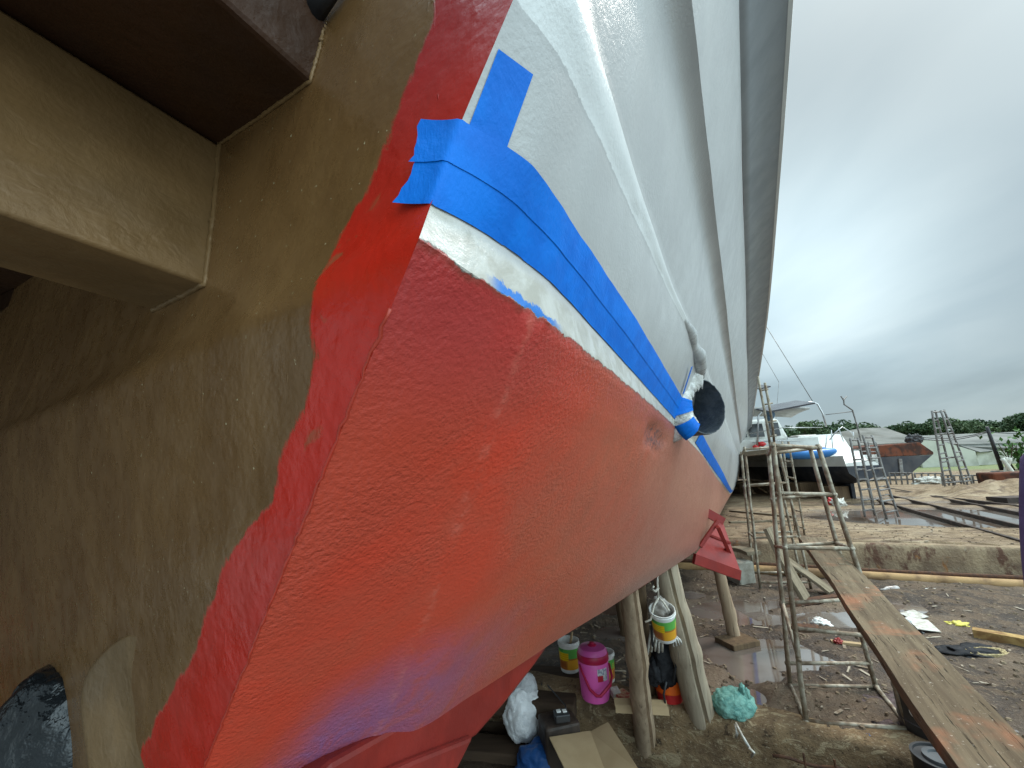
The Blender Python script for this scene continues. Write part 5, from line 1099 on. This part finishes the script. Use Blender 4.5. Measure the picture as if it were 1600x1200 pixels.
while px_ < 1660:
    top = np.interp(px_, [1180,1262,1290,1345,1380,1410,1440,1480,1530,1580,1640], [672,668,660,668,670,664,661,656,659,655,648])+random.uniform(-7, 6)
    y = random.uniform(70, 92); r = ray(px_, 706); base = CAMP+r*(y/r[1]); base[2] = H1; tp2 = over(px_, top, base); hgt = tp2[2]-H1
    pr_ = protos[k_ % 3]; h0 = (9, 8, 10)[k_ % 3]; sc = hgt/(h0*.99)
    Mx = Matrix.Translation(V(base)) @ Matrix.Rotation(random.uniform(0, 6.28), 4, 'Z') @ Matrix.Diagonal((sc*1.1, sc*1.1, sc, 1))
    if k_ < 3: pr_.matrix_world = Mx; o = pr_
    else:
        o = pr_.copy(); C.objects.link(o); o.matrix_world = Mx
        for ch in [x for x in C.objects if x.parent == pr_]:
            d = ch.copy(); C.objects.link(d); d.parent = o; d.matrix_parent_inverse = Matrix.Identity(4)
    o['label'] = 'dark green broadleaf tree in the tree line beyond the sheds'
    px_ += random.uniform(9, 14); k_ += 1
# the bright bush at the right edge
bu = empty('bush', G(1590,735,H1), 'bright green broad leaved bush growing at the right in front of the shed', 'bush'); lv = MB(); bd = G(1590,735,H1)
for st in range(9):
    a = random.uniform(0, 6.28); b0 = bd+np.array([random.uniform(-.2,1.6), random.uniform(-.6,.6), 0]); tipp = b0+np.array([math.cos(a)*1.1, math.sin(a)*.8, random.uniform(1.2, 2.3)])
    for j in range(34):
        u = random.uniform(.35, 1); c = b0*(1-u)+tipp*u+rng.normal(0, .22, 3); d = rng.normal(0, 1, 3); d[2] -= .3; d /= np.linalg.norm(d); s_ = np.cross(d, [0,0,1.]); s_ /= np.linalg.norm(s_)+1e-6; L_ = random.uniform(.25,.5)
        lv.add([c, c+d*L_*.5+s_*.09, c+d*L_, c+d*L_*.5-s_*.09], [(0,1,2,3)])
lv.build('leaves', M['leafB'], bu); m = MB()
for st in range(8): m.tube([bd+np.array([random.uniform(-.6,.8),0,-.1]), bd+np.array([random.uniform(-1,1.2), random.uniform(-.4,.4), 1.6])], [.04,.015], 6)
m.build('stem', M['bark'], bu)

# ------------------------------------------------------------------ the person at the right edge
def skinned(name, verts, edges, radii, mat, parent, root=0, sub=2):
    me = bpy.data.meshes.new(name); me.from_pydata([tuple(v) for v in verts], edges, []); o = bpy.data.objects.new(name, me); C.objects.link(o)
    sk_ = o.modifiers.new('skin', 'SKIN'); sk_.use_smooth_shade = True
    for i, d in enumerate(me.skin_vertices[0].data): r = radii[i]; d.radius = r if isinstance(r, tuple) else (r, r); d.use_root = (i == root)
    ss = o.modifiers.new('sub', 'SUBSURF'); ss.levels = ss.render_levels = sub; me.materials.append(mat); o.parent = parent; o.matrix_parent_inverse = Matrix.Translation(parent.location).inverted(); return o
arm_e = P(1606, 860, 1.0)                           # elbow just outside the frame
pe = empty('person', (arm_e[0]+.22, arm_e[1]+.02, .30), 'person in a purple long sleeved shirt standing at the right edge, arm at the side', 'person')
o3 = np.array([arm_e[0]+.345, arm_e[1], .30])
def pv(x, y, z): return o3+np.array([x, y, z])
bv = [pv(0,0,.95), pv(0,-.01,1.15), pv(0,0,1.36), pv(0,0,1.47), pv(0,-.02,1.58), pv(0,-.03,1.66), pv(-.19,0,1.40), pv(-.285,.0,1.14), pv(-.365,-.02,.90), pv(.19,0,1.40), pv(.25,.02,1.14), pv(.24,-.06,.90), pv(-.10,0,.88), pv(-.11,0,.48), pv(-.12,.03,.09), pv(-.12,-.12,.04), pv(.10,0,.88), pv(.11,0,.48), pv(.12,.03,.09), pv(.12,-.12,.04)]
be_ = [(0,1),(1,2),(2,3),(3,4),(4,5),(2,6),(6,7),(7,8),(2,9),(9,10),(10,11),(0,12),(12,13),(13,14),(14,15),(0,16),(16,17),(17,18),(18,19)]
br_ = [(.15,.11),(.14,.10),(.15,.10),.055,.075,.085,.052,.042,.030,.052,.042,.030,.085,.06,.042,.038,.085,.06,.042,.038]
skinned('body', bv, be_, br_, M['skin'], pe)
tv = [pv(0,0,.90), pv(0,-.01,1.15), pv(0,0,1.36), pv(0,0,1.46), pv(-.20,0,1.40), pv(-.285,0,1.14), pv(-.36,-.02,.92), pv(.20,0,1.40), pv(.255,.02,1.14), pv(.245,-.06,.92)]
skinned('shirt', tv, [(0,1),(1,2),(2,3),(2,4),(4,5),(5,6),(2,7),(7,8),(8,9)], [(.18,.135),(.165,.12),(.175,.125),.07,.075,.062,.050,.075,.062,.050], M['purple'], pe)
skinned('trousers', [pv(0,0,.94), pv(-.10,0,.86), pv(-.11,0,.48), pv(-.12,.03,.12), pv(.10,0,.86), pv(.11,0,.48), pv(.12,.03,.12)], [(0,1),(1,2),(2,3),(0,4),(4,5),(5,6)], [(.165,.125),.10,.075,.065,.10,.075,.065], M['denim'], pe)
m = MB(); m.blob(pv(0,.0,1.69), .092, .105, .10, .06, 4, 2, 2.); m.build('hair', M['hair'], pe, smooth=True)
fc = MB(); fc.blob(pv(0,-.115,1.635), .014, .018, .022, .05, 2, 1, 1.); fc.build('nose', M['skin'], pe, smooth=True)
for sx in (-1, 1):
    m = MB(); m.blob(pv(.033*sx,-.098,1.665), .012, .008, .007, 0, 2, 1, 1.); m.build('eye', M['hair'], pe, smooth=True)
    m = MB(); m.blob(pv(.085*sx,-.02,1.645), .012, .022, .032, .1, 2, 1, 1.); m.build('ear', M['skin'], pe, smooth=True)
    hb_ = pv(-.372 if sx < 0 else .24, -.025 if sx < 0 else -.07, .87); hv = [hb_, hb_+np.array([0,-.015,-.05]), hb_+np.array([0,-.02,-.085])]; he = [(0,1),(1,2)]; hr = [.026, (.022,.038), (.018,.036)]
    for k_, (oy, ln_) in enumerate(((-.03,.075),(-.01,.085),(.01,.08),(.028,.062))):
        b0 = len(hv); hv += [hb_+np.array([0,-.02+oy,-.10]), hb_+np.array([-.006*sx,-.022+oy,-.10-ln_*.5]), hb_+np.array([-.018*sx,-.02+oy,-.10-ln_])]; he += [(2,b0),(b0,b0+1),(b0+1,b0+2)]; hr += [.0095,.0088,.0075]
    b0 = len(hv); hv += [hb_+np.array([0,-.055,-.05]), hb_+np.array([-.008*sx,-.075,-.085])]; he += [(1,b0),(b0,b0+1)]; hr += [.011,.009]
    skinned('hand', hv, he, hr, M['skin'], pe, 0, 1)
    m = MB(); m.blob(pv(.12*sx,-.07,.045), .05, .14, .05, .05, 3, 3, 1., squash=.04); m.build('shoe', M['black'], pe, smooth=True)
crt = MB(); crt.box((o3[0], o3[1], .15), .6, .5, .28); tag(crt.build('standing_block', M['logC'], None, bevel=.015), 'dark timber block the person stands on', 'block')
